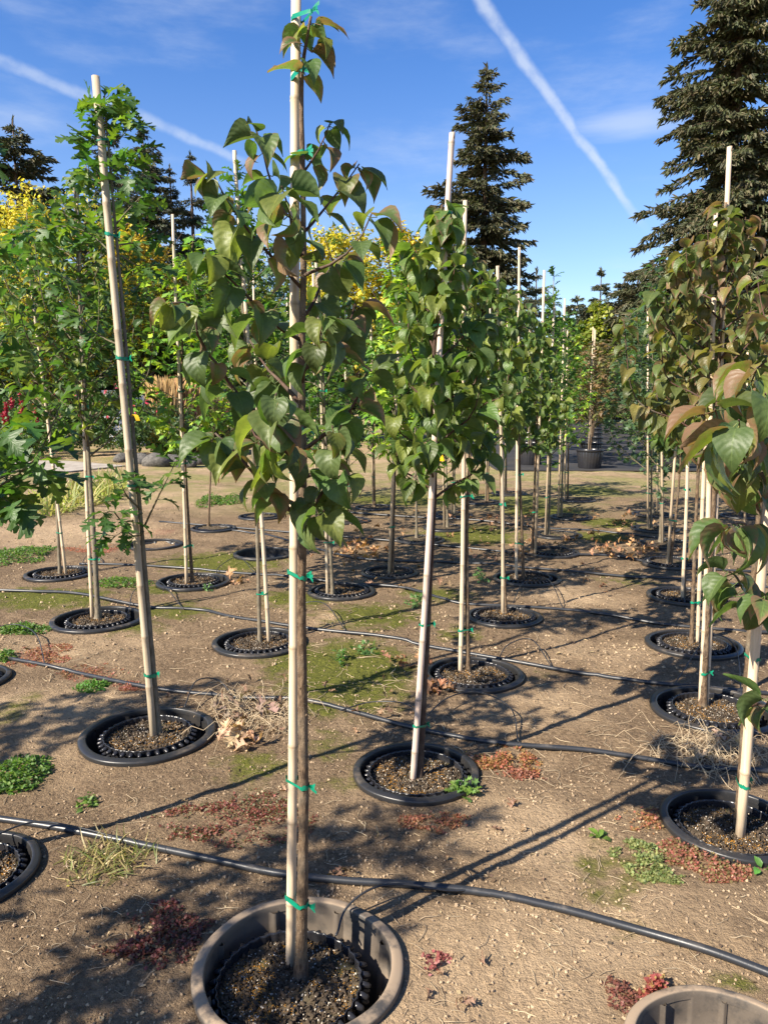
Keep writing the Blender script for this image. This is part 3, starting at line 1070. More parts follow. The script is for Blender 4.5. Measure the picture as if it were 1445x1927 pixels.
def stake(base, top, r0, r1, label, group=None, mat='tan', ties=(), trunk=None, seg=True, sides=12):
    base, top = Vector(base), Vector(top)
    o = empty('bamboo_stake', base, label, 'stake', group)
    mb = MB()
    L = (top - base).length
    rr = random.Random(int(L * 1e4))
    pts, rad, att = [], [], []
    t = -0.10
    gap = rr.uniform(0.10, 0.25)
    bow = Vector((rr.uniform(-1, 1), rr.uniform(-1, 1), 0)) * 0.008

    def put(dist, k, a):
        f = dist / L
        pts.append(base + (top - base) * f + bow * math.sin(math.pi * max(0, min(1, f)) * 1.6))
        rad.append((r0 + (r1 - r0) * f) * k)
        att.append(a)
    put(-0.10, 1, 0)
    d = gap
    while d < L - 0.03:
        if seg:
            put(d - 0.05, 0.985, 0)
            put(d - 0.008, 1.0, 0.0)
            put(d - 0.004, 1.09, 0.3)
            put(d, 1.05, 1.0)
            put(d + 0.004, 1.08, 0.5)
            put(d + 0.009, 0.97, 0.0)
        d += rr.uniform(0.20, 0.30)
    put(L, 1, 0)
    mb.tube(pts, rad, sides, True, att)
    if seg:   # hollow end
        n0 = len(mb.v)
        ax = (top - base).normalized()
        mb.tube([top - ax * 0.02, top + ax * 0.0015], [r1 * 0.62, r1 * 0.62], sides, True, [1, 1])
    mb.build('cane', M[CANE_MATS[mat]], o, base, attr='node')
    # green ties round cane and trunk
    for d in ties:
        z = base.z + d
        f = d / max(top.z - base.z, 0.01)
        if f > 0.99:
            continue
        c = base + (top - base) * f
        rc = (r0 + (r1 - r0) * f) * 1.12
        q = c.copy()
        rq = rc
        if trunk is not None:
            q2, rq2 = trunk(z)
            if (q2 - c).length < 0.09:
                q, rq = q2, rq2 * 1.12
        ring = []
        n = 22
        for k in range(n):
            a = 2 * math.pi * k / n
            u = Vector((math.cos(a), math.sin(a), 0))
            s1 = c.x * u.x + c.y * u.y + rc
            s2 = q.x * u.x + q.y * u.y + rq
            if s1 >= s2:
                ring.append(Vector((c.x, c.y, z)) + u * (rc + 0.0012))
            else:
                ring.append(Vector((q.x, q.y, z)) + u * (rq + 0.0012))
        tb = MB()
        hgt = rr.uniform(0.010, 0.017)
        tilt = rr.uniform(-0.25, 0.25)
        b = len(tb.v)
        for k, pnt in enumerate(ring):
            dz = (pnt.x - c.x) * tilt + 0.002 * math.sin(k * 1.9)
            sq = hgt * (0.75 + 0.25 * math.sin(k * 0.9 + d * 9))
            tb.v += [pnt + Vector((0, 0, dz - sq / 2)), pnt + Vector((0, 0, dz + sq / 2))]
            tb.a += [0, 0]
        for k in range(n):
            k2 = (k + 1) % n
            tb.f.append((b + 2 * k, b + 2 * k2, b + 2 * k2 + 1, b + 2 * k + 1))
        if seg:
            e = Vector((q.x, q.y, z)) + Vector((rq, -0.004, 0))
            for sgn in (0.4, -0.6, 1.2):
                b = len(tb.v)
                w = 0.004
                for (dx, dz, dy) in ((0, 0, 0), (0.008, 0.004 * sgn + rr.uniform(-.003, .003), -0.006), (0.012 + rr.uniform(0, .008), 0.012 * sgn - 0.004, -0.011)):
                    tb.v += [e + Vector((dx, dy, dz - w)), e + Vector((dx, dy, dz + w))]
                    tb.a += [0, 0]
                tb.f += [(b, b + 2, b + 3, b + 1), (b + 2, b + 4, b + 5, b + 3)]
        tb.build('tie', M['tie'], o, base)
    return o


# ------------------------------------------------------------------ trees
UP = Vector((0, 0, 1))


def stem_fn(pts, rad):
    def fn(z):
        for i in range(len(pts) - 1):
            if pts[i].z <= z <= pts[i + 1].z:
                f = (z - pts[i].z) / max(pts[i + 1].z - pts[i].z, 1e-6)
                return pts[i].lerp(pts[i + 1], f), rad[i] + (rad[i + 1] - rad[i]) * f
        return pts[-1], rad[-1]
    return fn


SPEC = {
    # leaf kind, base colour, alternative colour, alt share, blush range, droop, opposite?
    'lilac': dict(kind='heart', col=(0.090, 0.138, 0.034), alt=(0.165, 0.195, 0.040), ap=0.22, bl=(0.0, 0.62), droop=0.95, opp=True),
    'lilac_front': dict(kind='heart', col=(0.084, 0.124, 0.038), alt=(0.150, 0.175, 0.040), ap=0.18, bl=(0.0, 1.0), droop=0.85, opp=True),
    'lilac_red': dict(kind='heart', col=(0.098, 0.120, 0.034), alt=(0.175, 0.150, 0.045), ap=0.30, bl=(0.10, 0.88), droop=0.95, opp=True),
    'oak': dict(kind='oak', col=(0.052, 0.110, 0.024), alt=(0.125, 0.190, 0.026), ap=0.25, bl=(0.0, 0.15), droop=0.35, opp=False),
    'oak_blue': dict(kind='oak', col=(0.060, 0.105, 0.048), alt=(0.12, 0.16, 0.05), ap=0.2, bl=(0.0, 0.1), droop=0.3, opp=False),
    'maple': dict(kind='maple', col=(0.120, 0.215, 0.030), alt=(0.28, 0.36, 0.030), ap=0.3, bl=(0.0, 0.25), droop=0.6, opp=True),
    'fruit': dict(kind='oval', col=(0.062, 0.112, 0.026), alt=(0.17, 0.20, 0.035), ap=0.2, bl=(0.0, 0.3), droop=0.4, opp=False),
}


def make_tree(name, label, stem, r0, r1, spec, branches=None, crown=None, n_br=16, n_leaf=220, n_ind=0, size=0.08, cat='tree', group=None,
              bark='bark', twig='twig', step=0.05, lean_up=0.75, top_leaves=True, tags=(), sides=9, seed=1, stem_from=0.55, crop_back=None, tw=1.0):
    """stem: world points; branches: list of world polylines, or crown=(z_bot, z_top, half width, belly 0..1)"""
    rr = random.Random(seed)
    S = SPEC[spec]
    sp = spline(stem, 64 if sides > 7 else 20)
    base = sp[0].copy()
    root = empty(name, base, label, cat, group)
    n = len(sp)
    rad = []
    for i in range(n):
        f = i / (n - 1)
        r = r0 + (r1 - r0) * (f ** 0.62)
        if i == 0:
            r *= 1.35
        rad.append(r * (1 + (rr.uniform(-.085, .085) if sides > 7 else rr.uniform(-.04, .04))))
    sp2 = [sp[0] - Vector((0, 0, 0.05))] + sp
    mb = MB()
    mb.tube(sp2, [rad[0] * 1.3] + rad, sides)
    # knots
    if sides > 7:
        for q in range(26):
            i = rr.randrange(2, n - 10)
            a = rr.uniform(0, 6.28)
            u = Vector((math.cos(a), math.sin(a), 0.3)).normalized()
            mb.tube([sp[i] + u * rad[i] * 0.6, sp[i] + u * rad[i] * 1.18], [rad[i] * 0.42, rad[i] * 0.2], 6)
    trunk_o = mb.build('trunk', M[bark], root, base)
    fn = stem_fn(sp, rad)
    polys = []
    if branches:
        polys += [[Vector(p) for p in b] for b in branches]
    if crown:
        zb, zt, hw, belly = crown
        for i in range(n_br):
            f = (i + rr.uniform(0.1, 0.9)) / n_br
            zs = zb - 0.05 + (zt - zb) * f * 0.92
            p0, rq = fn(zs)
            prof = math.sin(math.pi * min(1, (f * 0.80 + 0.20 + belly))) ** 0.7 if f < 0.95 else 0.25
            prof = max(0.28, (1 - f) ** 0.55 * (1.0 if f > 0.12 else 0.8))
            L = hw * prof * rr.uniform(0.75, 1.2)
            a = i * 2.399 + rr.uniform(-.5, .5)
            out = Vector((math.cos(a), math.sin(a), 0))
            if crop_back and out.y > 0.5:
                L *= crop_back
            d = (out + UP * lean_up * rr.uniform(.6, 1.3)).normalized()
            p1 = p0 + d * L * 0.45 + UP * L * 0.02
            p2 = p0 + out * L * 0.85 + UP * L * lean_up * rr.uniform(.6, 1.1)
            p3 = p0 + out * L * 1.0 + UP * L * (lean_up * 1.2 + rr.uniform(0, .4))
            polys.append([p0, p1, p2, p3])
    nodes = []
    for b in polys:
        L = sum((b[i + 1] - b[i]).length for i in range(len(b) - 1))
        m = max(6, int(L / 0.04)) if sides > 7 else 6
        bp = spline(b, m)
        _, rq = fn(bp[0].z)
        rb = min(rq * 0.62, 0.0075) * tw
        rads = [max(rb * (1 - 0.72 * i / (m - 1)), 0.0016) for i in range(m)]
        tb = MB()
        tb.tube(bp, rads, 6 if sides > 7 else 4)
        bo = tb.build('branch', M[twig], root, base)
        k = max(2, int(L / step))
        for j in range(k):
            f = 0.22 + 0.78 * (j + 0.8) / k
            u = min(f, 0.999) * (m - 1)
            i0 = int(u)
            pp = bp[i0].lerp(bp[min(i0 + 1, m - 1)], u - i0)
            dd = (bp[min(i0 + 1, m - 1)] - bp[max(i0 - 1, 0)]).normalized()
            nodes.append((pp, dd, j, j == k - 1, bo))
    if top_leaves:
        k = max(3, int((sp[-1].z - sp[0].z) * (1 - stem_from) / (step * 1.1)))
        for j in range(k):
            f = stem_from + (1 - stem_from) * (j + .5) / k
            u = min(f, 0.999) * (n - 1)
            i0 = int(u)
            pp = sp[i0].lerp(sp[i0 + 1], u - i0)
            nodes.append((pp, (sp[i0 + 1] - sp[i0]).normalized(), j, j == k - 1, trunk_o))
    # leaves
    cand = []
    for (pp, dd, j, last, owner) in nodes:
        side = dd.orthogonal().normalized()
        side.rotate(Matrix.Rotation(j * (math.pi / 2) + rr.uniform(-.6, .6), 3, dd))
        many = ([side, -side] if S['opp'] else [side])
        if last:
            many = many + [dd * 0.9 + side * 0.3, dd.cross(side)]
        for sd in many:
            out = Vector((sd.x, sd.y, sd.z * 0.5))
            dr = S['droop'] * rr.uniform(0.35, 1.35)
            dv = (out * 0.75 + dd * 0.35 - UP * dr)
            nv = UP * 0.8 + out * 0.9 + Vector((rr.uniform(-.5, .5), rr.uniform(-.5, .5), rr.uniform(-.2, .3)))
            cand.append((pp, dv, nv, owner))
    rr.shuffle(cand)
    if len(cand) > n_leaf:
        cand = cand[:n_leaf]
    while len(cand) < n_leaf and nodes:
        pp, dd, j, last, owner = rr.choice(nodes)
        out = Vector((rr.uniform(-1, 1), rr.uniform(-1, 1), rr.uniform(-.3, .5)))
        cand.append((pp + out * 0.012, out * 0.8 + dd * .3 - UP * S['droop'] * rr.uniform(.3, 1.3), UP * .8 + out * .8 + Vector((rr.uniform(-.4, .4), rr.uniform(-.4, .4), 0)), owner))
    N = len(cand)
    pos = np.array([tuple(c[0]) for c in cand])
    rot = basis(np.array([tuple(c[1]) for c in cand]), np.array([tuple(c[2]) for c in cand]))
    sc = size * RNG.uniform(0.62, 1.18, N)
    col = colors(N, S['col'], 0.28, S['bl'], S['alt'], S['ap'])
    if S['kind'] == 'heart':   # old leaves high up are more bronzed
        hh = (pos[:, 2] - pos[:, 2].min()) / max(np.ptp(pos[:, 2]), 0.1)
        col[:, 3] = np.clip(col[:, 3] ** 1.3 + 0.25 * (hh - 0.5), 0, 1)
    order = np.argsort(pos[:, 1])
    ind = order[:min(n_ind, 300)]
    rest = order[min(n_ind, 300):]
    mes = LEAF_ME[S['kind']]
    for i in ind:
        o = bpy.data.objects.new('leaf', mes[int(RNG.integers(0, len(mes)))])
        mt = Matrix([list(rot[i][0]) + [0], list(rot[i][1]) + [0], list(rot[i][2]) + [0], [0, 0, 0, 1]])
        mt = Matrix.Translation(Vector(pos[i]) - base) @ mt @ Matrix.Scale(float(sc[i]), 4)
        o.parent = cand[i][3]
        o.matrix_local = mt
        o.color = tuple(float(q) for q in col[i])
        C.objects.link(o)
    if len(rest):
        tp = TPL[S['kind'] + '_lo'] if n_ind < 50 else TPL[S['kind']]
        inst('foliage', tp, pos[rest], rot[rest], sc[rest], col[rest], M['foliage'], root, base)
    for (z, a, s) in tags:
        p, rq = fn(z)
        tb = MB()
        u = Vector((math.cos(a), math.sin(a), 0))
        w = Vector((-u.y, u.x, 0))
        b = p + u * rq
        hw = 0.009
        prev = None
        for (du, dz_) in ((0, 0), (0.02, 0.012), (0.05, 0.006), (0.075, -0.03)):
            c_ = b + u * du * s + UP * dz_ * s
            tb.v += [c_ - w * hw, c_ + w * hw, c_ - w * hw + Vector((0, 0, -.0008)), c_ + w * hw + Vector((0, 0, -.0008))]
            tb.a += [0] * 4
        for i in range(3):
            q = i * 4
            tb.f += [(q, q + 1, q + 5, q + 4), (q + 2, q + 6, q + 7, q + 3)]
        tb.build('plant_tag', M['tag'], root, base)
    return root, fn


print('structure done')
# ================================================================== the nursery trees

FAR_TREE = 'bushy green oak in the distant in-ground rows'
FAR_STAKE = 'thin pale stake of a bushy green oak in the distant rows'
FAR_SOCK = 'black socket rim round a bushy green oak in the distant rows'
FAR_POT = 'small black pot under a bushy green oak in the distant rows'


def plant(k, name=None, labels=None, stem=None, r=(0.016, 0.004), spec='lilac', crown=None, n_br=16, n_leaf=220, n_ind=0, size=0.08,
          stk=None, smat='tan', sr=(0.0125, 0.0105), ties=(0.3, 0.8, 1.3, 1.75, 2.1), off=(0, 0), branches=None, dtop=0.0, dstk=0.0, near=True, extra_stk=None, **kw):
    far = labels is None
    tl, sl, ol, pl = labels if labels else (FAR_TREE, FAR_STAKE, FAR_SOCK, FAR_POT)
    place_pot(k, ol, pl, 'distant sockets' if far else None, 'distant growing pots' if far else None, off, random.uniform(0, 6), near)
    zs = SOILZ[k]
    fn = None
    if stem:
        b = G(stem[0][0], stem[0][1], zs)
        b.y = POT[k]['y'] + off[1] + max(-0.10, min(0.10, b.y - POT[k]['y'] - off[1]))
        b = Vector(((stem[0][0] - 722.5) / 1445.0 * 0 + b.x, b.y, zs))
        dep = b.y
        m = len(stem) - 1
        pts = [b] + [D(x, y, dep + dtop * (i + 1) / m) for i, (x, y) in enumerate(stem[1:])]
        cr = None
        if crown:
            t_, b_, hw = crown
            cx = stem[-1][0]
            zt, zb = D(cx, t_, dep).z, D(cx, b_, dep).z
            cr = (zb, zt, hw * dep / 1445, 0)
            if 'stem_from' not in kw:
                kw['stem_from'] = max(0.3, min(0.9, (zb - zs) / (pts[-1].z - zs) + 0.1))
        brs = None
        if branches:
            brs = []
            for b_ in branches:
                dys = b_[0]
                q = b_[1:]
                brs.append([D(x, y, dep + dtop * 0.6 + dys * i / (len(q) - 1)) for i, (x, y) in enumerate(q)])
        root, fn = make_tree(name or 'young_tree', tl, pts, r[0], r[1], spec, brs, cr, n_br, n_leaf, n_ind, size, 'tree', 'staked trees of the distant rows' if far else None, **kw)
    if stk:
        for i, st in enumerate([stk] + (extra_stk or [])):
            b = G(st[0][0], st[0][1], zs)
            b.y = POT[k]['y'] + off[1] + max(-0.10, min(0.10, b.y - POT[k]['y'] - off[1]))
            t = D(st[1][0], st[1][1], b.y + dstk)
            stake(b, t, sr[0], sr[1], sl if i == 0 else 'second bamboo stake paired ' + sl.split(' ', 2)[-1], 'distant stakes' if far else None, smat, ties if i == 0 else (), fn, near, 12 if near else 7)


# the tree in the mud-caked socket
plant('A', 'lilac_tree', ('slender heart-leaved tree with bronzed top leaves growing in the mud-caked socket', 'straight pale bamboo stake standing in the pot of the mud-caked socket',
      'wide black socket with tan mud caked along its rim, tree in it', 'scalloped black pot sunk deep and off centre in the mud-caked socket'),
      stem=[(566, 1838), (571, 1500), (567, 1150), (570, 900), (567, 700), (571, 500), (569, 300), (567, 200), (570, 120), (585, 30)], r=(0.0168, 0.0030), spec='lilac_front',
      branches=[(-.08, (566, 420), (532, 396), (510, 345), (496, 288), (483, 246)), (-.14, (566, 540), (528, 500), (481, 450), (453, 414), (424, 370), (395, 317)),
                (.06, (569, 325), (579, 313), (604, 273), (622, 228)), (.10, (569, 440), (593, 414), (625, 374), (654, 338), (676, 308)),
                (-.10, (568, 520), (600, 505), (636, 490), (676, 450), (700, 400)), (-.20, (567, 640), (530, 620), (496, 590), (463, 553), (416, 510), (388, 470)),
                (-.22, (568, 820), (500, 790), (446, 742), (413, 690), (376, 643), (362, 575), (320, 570)), (-.38, (566, 915), (552, 865), (532, 842), (515, 790), (520, 740)),
                (-.06, (568, 850), (600, 825), (645, 790), (672, 750), (690, 700)), (-.12, (569, 965), (589, 952), (615, 915), (648, 890)),
                (-.16, (567, 975), (540, 955), (512, 928), (486, 902), (452, 860), (405, 815)), (.12, (568, 700), (600, 670), (640, 640), (660, 600), (668, 570)),
                (.16, (567, 600), (590, 570), (610, 520), (640, 480)), (.14, (566, 760), (530, 720), (500, 690), (470, 640)), (-.20, (569, 720), (575, 680), (600, 640), (610, 590)), (-.26, (567, 480), (552, 450), (545, 400), (530, 350)),
                (-.12, (569, 900), (610, 880), (630, 850), (625, 800)), (.1, (567, 860), (540, 830), (490, 830), (470, 800)), (-.16, (570, 965), (580, 985), (600, 975), (610, 960))],
      n_leaf=258, n_ind=258, size=0.083, stk=((546, 1818), (560, -25)), sr=(0.0128, 0.0112), ties=(0.205, 0.53, 1.07, 1.42, 2.03, 2.20, 2.32), off=(-0.022, -0.012), tags=((1.33, -0.6, 0.55), (1.31, -2.0, 0.40)),
      step=0.050, stem_from=0.86, tw=1.0, seed=3)
plant('B', 'lilac_tree', ('heart-leaved tree climbing the slanting rosy stake, its socket ringed by brown ground cover', 'slanting rosy bamboo stake in the socket ringed by brown ground cover',
      'black socket with brown ground cover and a jagged green weed at its edge', 'scalloped black pot inside the socket ringed by brown ground cover'),
      stem=[(789, 1462), (806, 1150), (818, 900), (816, 700), (822, 560), (828, 450), (832, 385)], r=(0.014, 0.004), spec='lilac', crown=(385, 930, 125), n_br=24, n_leaf=430, n_ind=260, size=0.085,
      stk=((777, 1467), (853, 249)), smat='rose', ties=(0.22, 0.62, 1.30, 1.72, 1.9, 2.1), tags=((1.25, -1.2, .7),), seed=5, bark='bark_dark')
plant('C', 'lilac_tree', ('heart-leaved tree with knobbly brown trunk, curled dry leaves against its socket', 'upright bamboo stake split by a dark groove, dry leaves against its socket',
      'black socket with a heap of curled dry leaves against its rim', 'scalloped black pot in the socket with dry leaves heaped against it'),
      stem=[(881, 1262), (878, 1000), (884, 850), (880, 650), (874, 450)], r=(0.014, 0.004), crown=(450, 860, 105), n_br=22, n_leaf=380, n_ind=200, size=0.082, stk=((866, 1264), (877, 377)), ties=(0.23, 0.95, 1.4, 1.75), seed=6)
plant('D', 'lilac_tree', ('heart-leaved tree with yellowing leaves on a bare grey-brown stake-thin trunk', 'weathered grey bamboo stake hidden behind the stake-thin trunk',
      'black socket holding the stake-thin grey-brown trunk', 'scalloped black pot holding the stake-thin grey-brown trunk'),
      stem=[(948, 1148), (942, 900), (944, 700), (936, 520)], r=(0.014, 0.004), crown=(505, 820, 85), n_br=20, n_leaf=360, n_ind=140, size=0.085, stk=((942, 1147), (938, 500)), smat='grey', ties=(0.25, 0.75), seed=7)
plant('E', 'lilac_tree', ('heart-leaved tree beside the stake that rises bare against the spruce and blue sky', 'bamboo stake rising bare above its crown against the spruce and sky',
      'black socket with pale perlite-strewn soil and a coiled drip tube', 'scalloped black pot of pale perlite-strewn soil'),
      stem=[(985, 1090), (977, 850), (978, 700), (976, 580)], r=(0.014, 0.004), crown=(545, 850, 80), n_br=18, n_leaf=340, n_ind=60, size=0.085, stk=((971, 1091), (977, 465)), ties=(0.3, 0.85, 1.4), seed=8)
# the oak with the tall leaning stake
plant('J', 'oak_tree', ('oak with lobed leaves strung along the tall leaning stake', 'tall bamboo stake leaning towards its oak, thick pale tip bare',
      'black socket beside a small heap of tan oak leaves', 'scalloped black pot beside a small heap of tan oak leaves'),
      stem=[(300, 1383), (282, 1180), (267, 1000), (254, 850), (237, 650), (224, 500), (213, 380), (202, 250), (196, 180)], r=(0.0125, 0.004), spec='oak', bark='bark_grey', twig='twig_green',
      branches=[(.2, (232, 500), (170, 440), (110, 425), (30, 440)), (.15, (240, 655), (185, 630), (150, 590), (120, 520)), (-.05, (272, 990), (300, 930), (325, 880), (345, 840)), (-.15, (268, 965), (235, 985), (210, 960), (190, 975)),
                (-.12, (270, 1000), (255, 1010), (235, 1000), (215, 1010)), (-.1, (266, 960), (240, 935), (225, 905)), (-.05, (215, 370), (240, 330), (255, 290)), (.05, (210, 300), (180, 270), (155, 255)), (-.1, (207, 270), (235, 250), (245, 225)),
                (.1, (213, 350), (180, 340), (160, 310)), (-.05, (220, 420), (245, 390), (265, 370)), (.08, (225, 460), (255, 455), (280, 440)), (-.1, (200, 210), (215, 195), (225, 185)), (.05, (200, 215), (185, 205), (172, 200)),
                (.1, (228, 480), (260, 500), (285, 495)), (.1, (209, 280), (190, 300), (165, 320)), (.0, (206, 240), (215, 225), (228, 215)), (-.1, (212, 320), (235, 310), (250, 330))],
      n_leaf=300, n_ind=300, size=0.098, stk=((289, 1386), (180, 143)), smat='grey', sr=(0.0150, 0.0150), ties=(0.28, 1.10, 1.62, 2.1, 2.45), step=0.036, stem_from=0.80, tags=((1.38, -0.8, 0.6),), seed=9)
plant('K', 'oak_tree', ('narrow oak with grey trunk in the socket by the mossy hollow', 'leaning bamboo stake of the narrow oak by the mossy hollow', 'black socket tilted beside the mossy hollow', 'scalloped black pot in the tilted socket beside the mossy hollow'),
      stem=[(489, 1207), (482, 950), (465, 700), (452, 500), (445, 320)], r=(0.014, 0.004), spec='oak', crown=(330, 800, 105), n_br=30, n_leaf=560, n_ind=120, size=0.095, bark='bark_grey', twig='twig_green', stk=((506, 1208), (443, 283)), ties=(0.3, 0.9, 1.5, 2.0), seed=10)
plant('L', 'oak_tree', ('oak with two close grey stems standing in its shaded black socket', 'grey bamboo stake against the oak with two close grey stems', 'black socket holding the oak with two close grey stems', 'scalloped pot holding the oak with two close grey stems'),
      stem=[(622, 1136), (616, 900), (606, 650), (600, 500)], r=(0.016, 0.004), spec='oak', crown=(560, 860, 90), n_br=20, n_leaf=380, n_ind=0, size=0.09, bark='bark_grey', twig='twig_green', stk=((612, 1136), (595, 470)), smat='grey', ties=(0.4, 1.0, 1.5), seed=11)
plant('M', 'fruit_tree', ('bushy small-leaved tree with thick grey trunk and a yellow tag', 'pale bamboo stake behind the thick grey trunk of the bushy small-leaved tree', 'black socket with a drip tube looping into it, bright chickweed nearby', 'scalloped black pot of the bushy small-leaved tree with yellow tag'),
      stem=[(185, 1164), (176, 1000), (163, 800), (152, 600), (143, 420), (140, 330)], r=(0.021, 0.005), spec='fruit', crown=(340, 850, 165), n_br=54, n_leaf=1450, n_ind=260, size=0.075, bark='bark_grey', twig='twig_green', stk=((176, 1160), (142, 360)), ties=(0.4, 0.95, 1.4, 1.8), seed=12, tags=((1.42, -2.2, .9),), step=0.04)
plant('N', 'maple_tree', ('bright green maple beside golden grasses, trunk tied to a pale stake', 'straight pale bamboo stake of the bright green maple beside golden grasses', 'black socket of the bright green maple beside golden grasses', 'scalloped black pot of the bright green maple'),
      stem=[(362, 1097), (350, 900), (342, 700), (350, 560), (365, 440)], r=(0.015, 0.004), spec='maple', crown=(440, 860, 105), n_br=30, n_leaf=520, n_ind=200, size=0.090, bark='bark', twig='twig_green', stk=((351, 1099), (326, 403)), ties=(0.3, 0.95, 1.5), seed=13)
plant('O', 'oak_tree', ('slim oak with paired trunk and stake behind the bright chickweed', 'white-looking bamboo stake leaning on the slim oak behind the chickweed', 'black socket behind the bright chickweed patch', 'scalloped black pot behind the bright chickweed patch'),
      stem=[(113, 1080), (103, 900), (82, 700), (60, 500), (50, 400)], r=(0.015, 0.004), spec='oak', crown=(420, 800, 140), n_br=38, n_leaf=760, n_ind=60, size=0.095, bark='bark_grey', twig='twig_green', stk=((124, 1081), (46, 430)), ties=(0.35, 1.0, 1.5), seed=14)
plant('P', 'maple_tree', ('thin unstaked maple whip standing by round chickweed tufts', '', 'black socket of the thin maple whip by round chickweed tufts', 'small black pot of the thin maple whip'),
      stem=[(393, 990), (398, 850), (405, 700), (400, 600)], r=(0.014, 0.004), spec='maple', crown=(560, 860, 70), n_br=14, n_leaf=200, size=0.10, sides=7, seed=15, near=False)
plant('V', 'lilac_tree', ('large-leaved heart-leaf tree beside the red stonecrop patch', 'thick pale bamboo stake in the socket beside the red stonecrop patch', 'black socket with red stonecrop creeping over its rim', 'knobbed black pot in the socket with red stonecrop on its rim'),
      stem=[(1390, 1555), (1408, 1250), (1425, 1000), (1445, 800), (1470, 500)], r=(0.017, 0.004), spec='lilac_front', dtop=-0.25, dstk=-0.10,
      branches=[(-.95, (1428, 960), (1400, 900), (1365, 830), (1345, 770)), (-1.05, (1430, 960), (1415, 900), (1395, 850), (1390, 790)), (-.95, (1440, 860), (1420, 800), (1410, 740), (1425, 690)), (-.35, (1420, 1120), (1400, 1110), (1385, 1085), (1370, 1075)),
                (-.25, (1420, 1150), (1405, 1150), (1390, 1145), (1400, 1120)), (-.35, (1418, 1170), (1425, 1160), (1435, 1140), (1440, 1120)), (.1, (1436, 900), (1420, 880), (1400, 840), (1390, 820)), (-.8, (1425, 1020), (1410, 1000), (1400, 985), (1380, 985)), (-1.0, (1440, 900), (1450, 860), (1450, 800), (1440, 740)),
                (-.3, (1410, 1330), (1425, 1325), (1440, 1330), (1450, 1310)), (.1, (1460, 640), (1440, 600), (1430, 560), (1425, 520))],
      n_leaf=150, n_ind=150, size=0.100, stk=((1393, 1572), (1472, 600)), sr=(0.0165, 0.0150), ties=(0.185, 0.64, 1.2), step=0.05, stem_from=0.8, seed=16)
plant('W', 'lilac_tree', ('bronze-leaved heart-leaf tree tied to a pair of stakes, forked brown trunk', 'tall bamboo stake rising against the spruce from the bronze-leaved tree', 'broad black socket of the bronze-leaved tree, hose at its edge', 'scalloped black pot of the bronze-leaved tree'),
      stem=[(1322, 1329), (1334, 1100), (1345, 900), (1352, 700), (1360, 500), (1366, 380)], r=(0.019, 0.005), spec='lilac_red', crown=(390, 880, 165), n_br=30, n_leaf=620, n_ind=280, size=0.085, stk=((1328, 1327), (1375, 275)), extra_stk=[((1318, 1329), (1346, 560))], ties=(0.17, 0.60, 1.3, 1.75, 2.05), seed=17, step=0.045)
plant('X', 'lilac_tree', ('bronze-tinged tree with knotty grey trunk behind the paired stakes', 'slim bamboo stake of the bronze-tinged tree with knotty grey trunk', 'black socket around the knotty grey trunk', 'scalloped black pot around the knotty grey trunk'),
      stem=[(1301, 1210), (1313, 900), (1328, 700), (1340, 460)], r=(0.014, 0.004), spec='lilac_red', crown=(420, 840, 110), n_br=24, n_leaf=460, n_ind=80, size=0.085, stk=((1312, 1209), (1346, 396)), ties=(0.25, 0.7, 1.3), seed=18)
plant('Y', 'lilac_tree', ('heart-leaved tree fronting the blue-green oaks, pale stake leaning right', 'clean pale bamboo stake leaning right before the blue-green oaks', 'low black socket before the blue-green oaks', 'low black pot before the blue-green oaks'),
      stem=[(1287, 1126), (1292, 900), (1300, 700), (1305, 600)], r=(0.012, 0.004), spec='lilac', crown=(570, 860, 80), n_br=16, n_leaf=300, size=0.085, stk=((1283, 1127), (1303, 520)), ties=(0.3, 0.8, 1.15), seed=19)

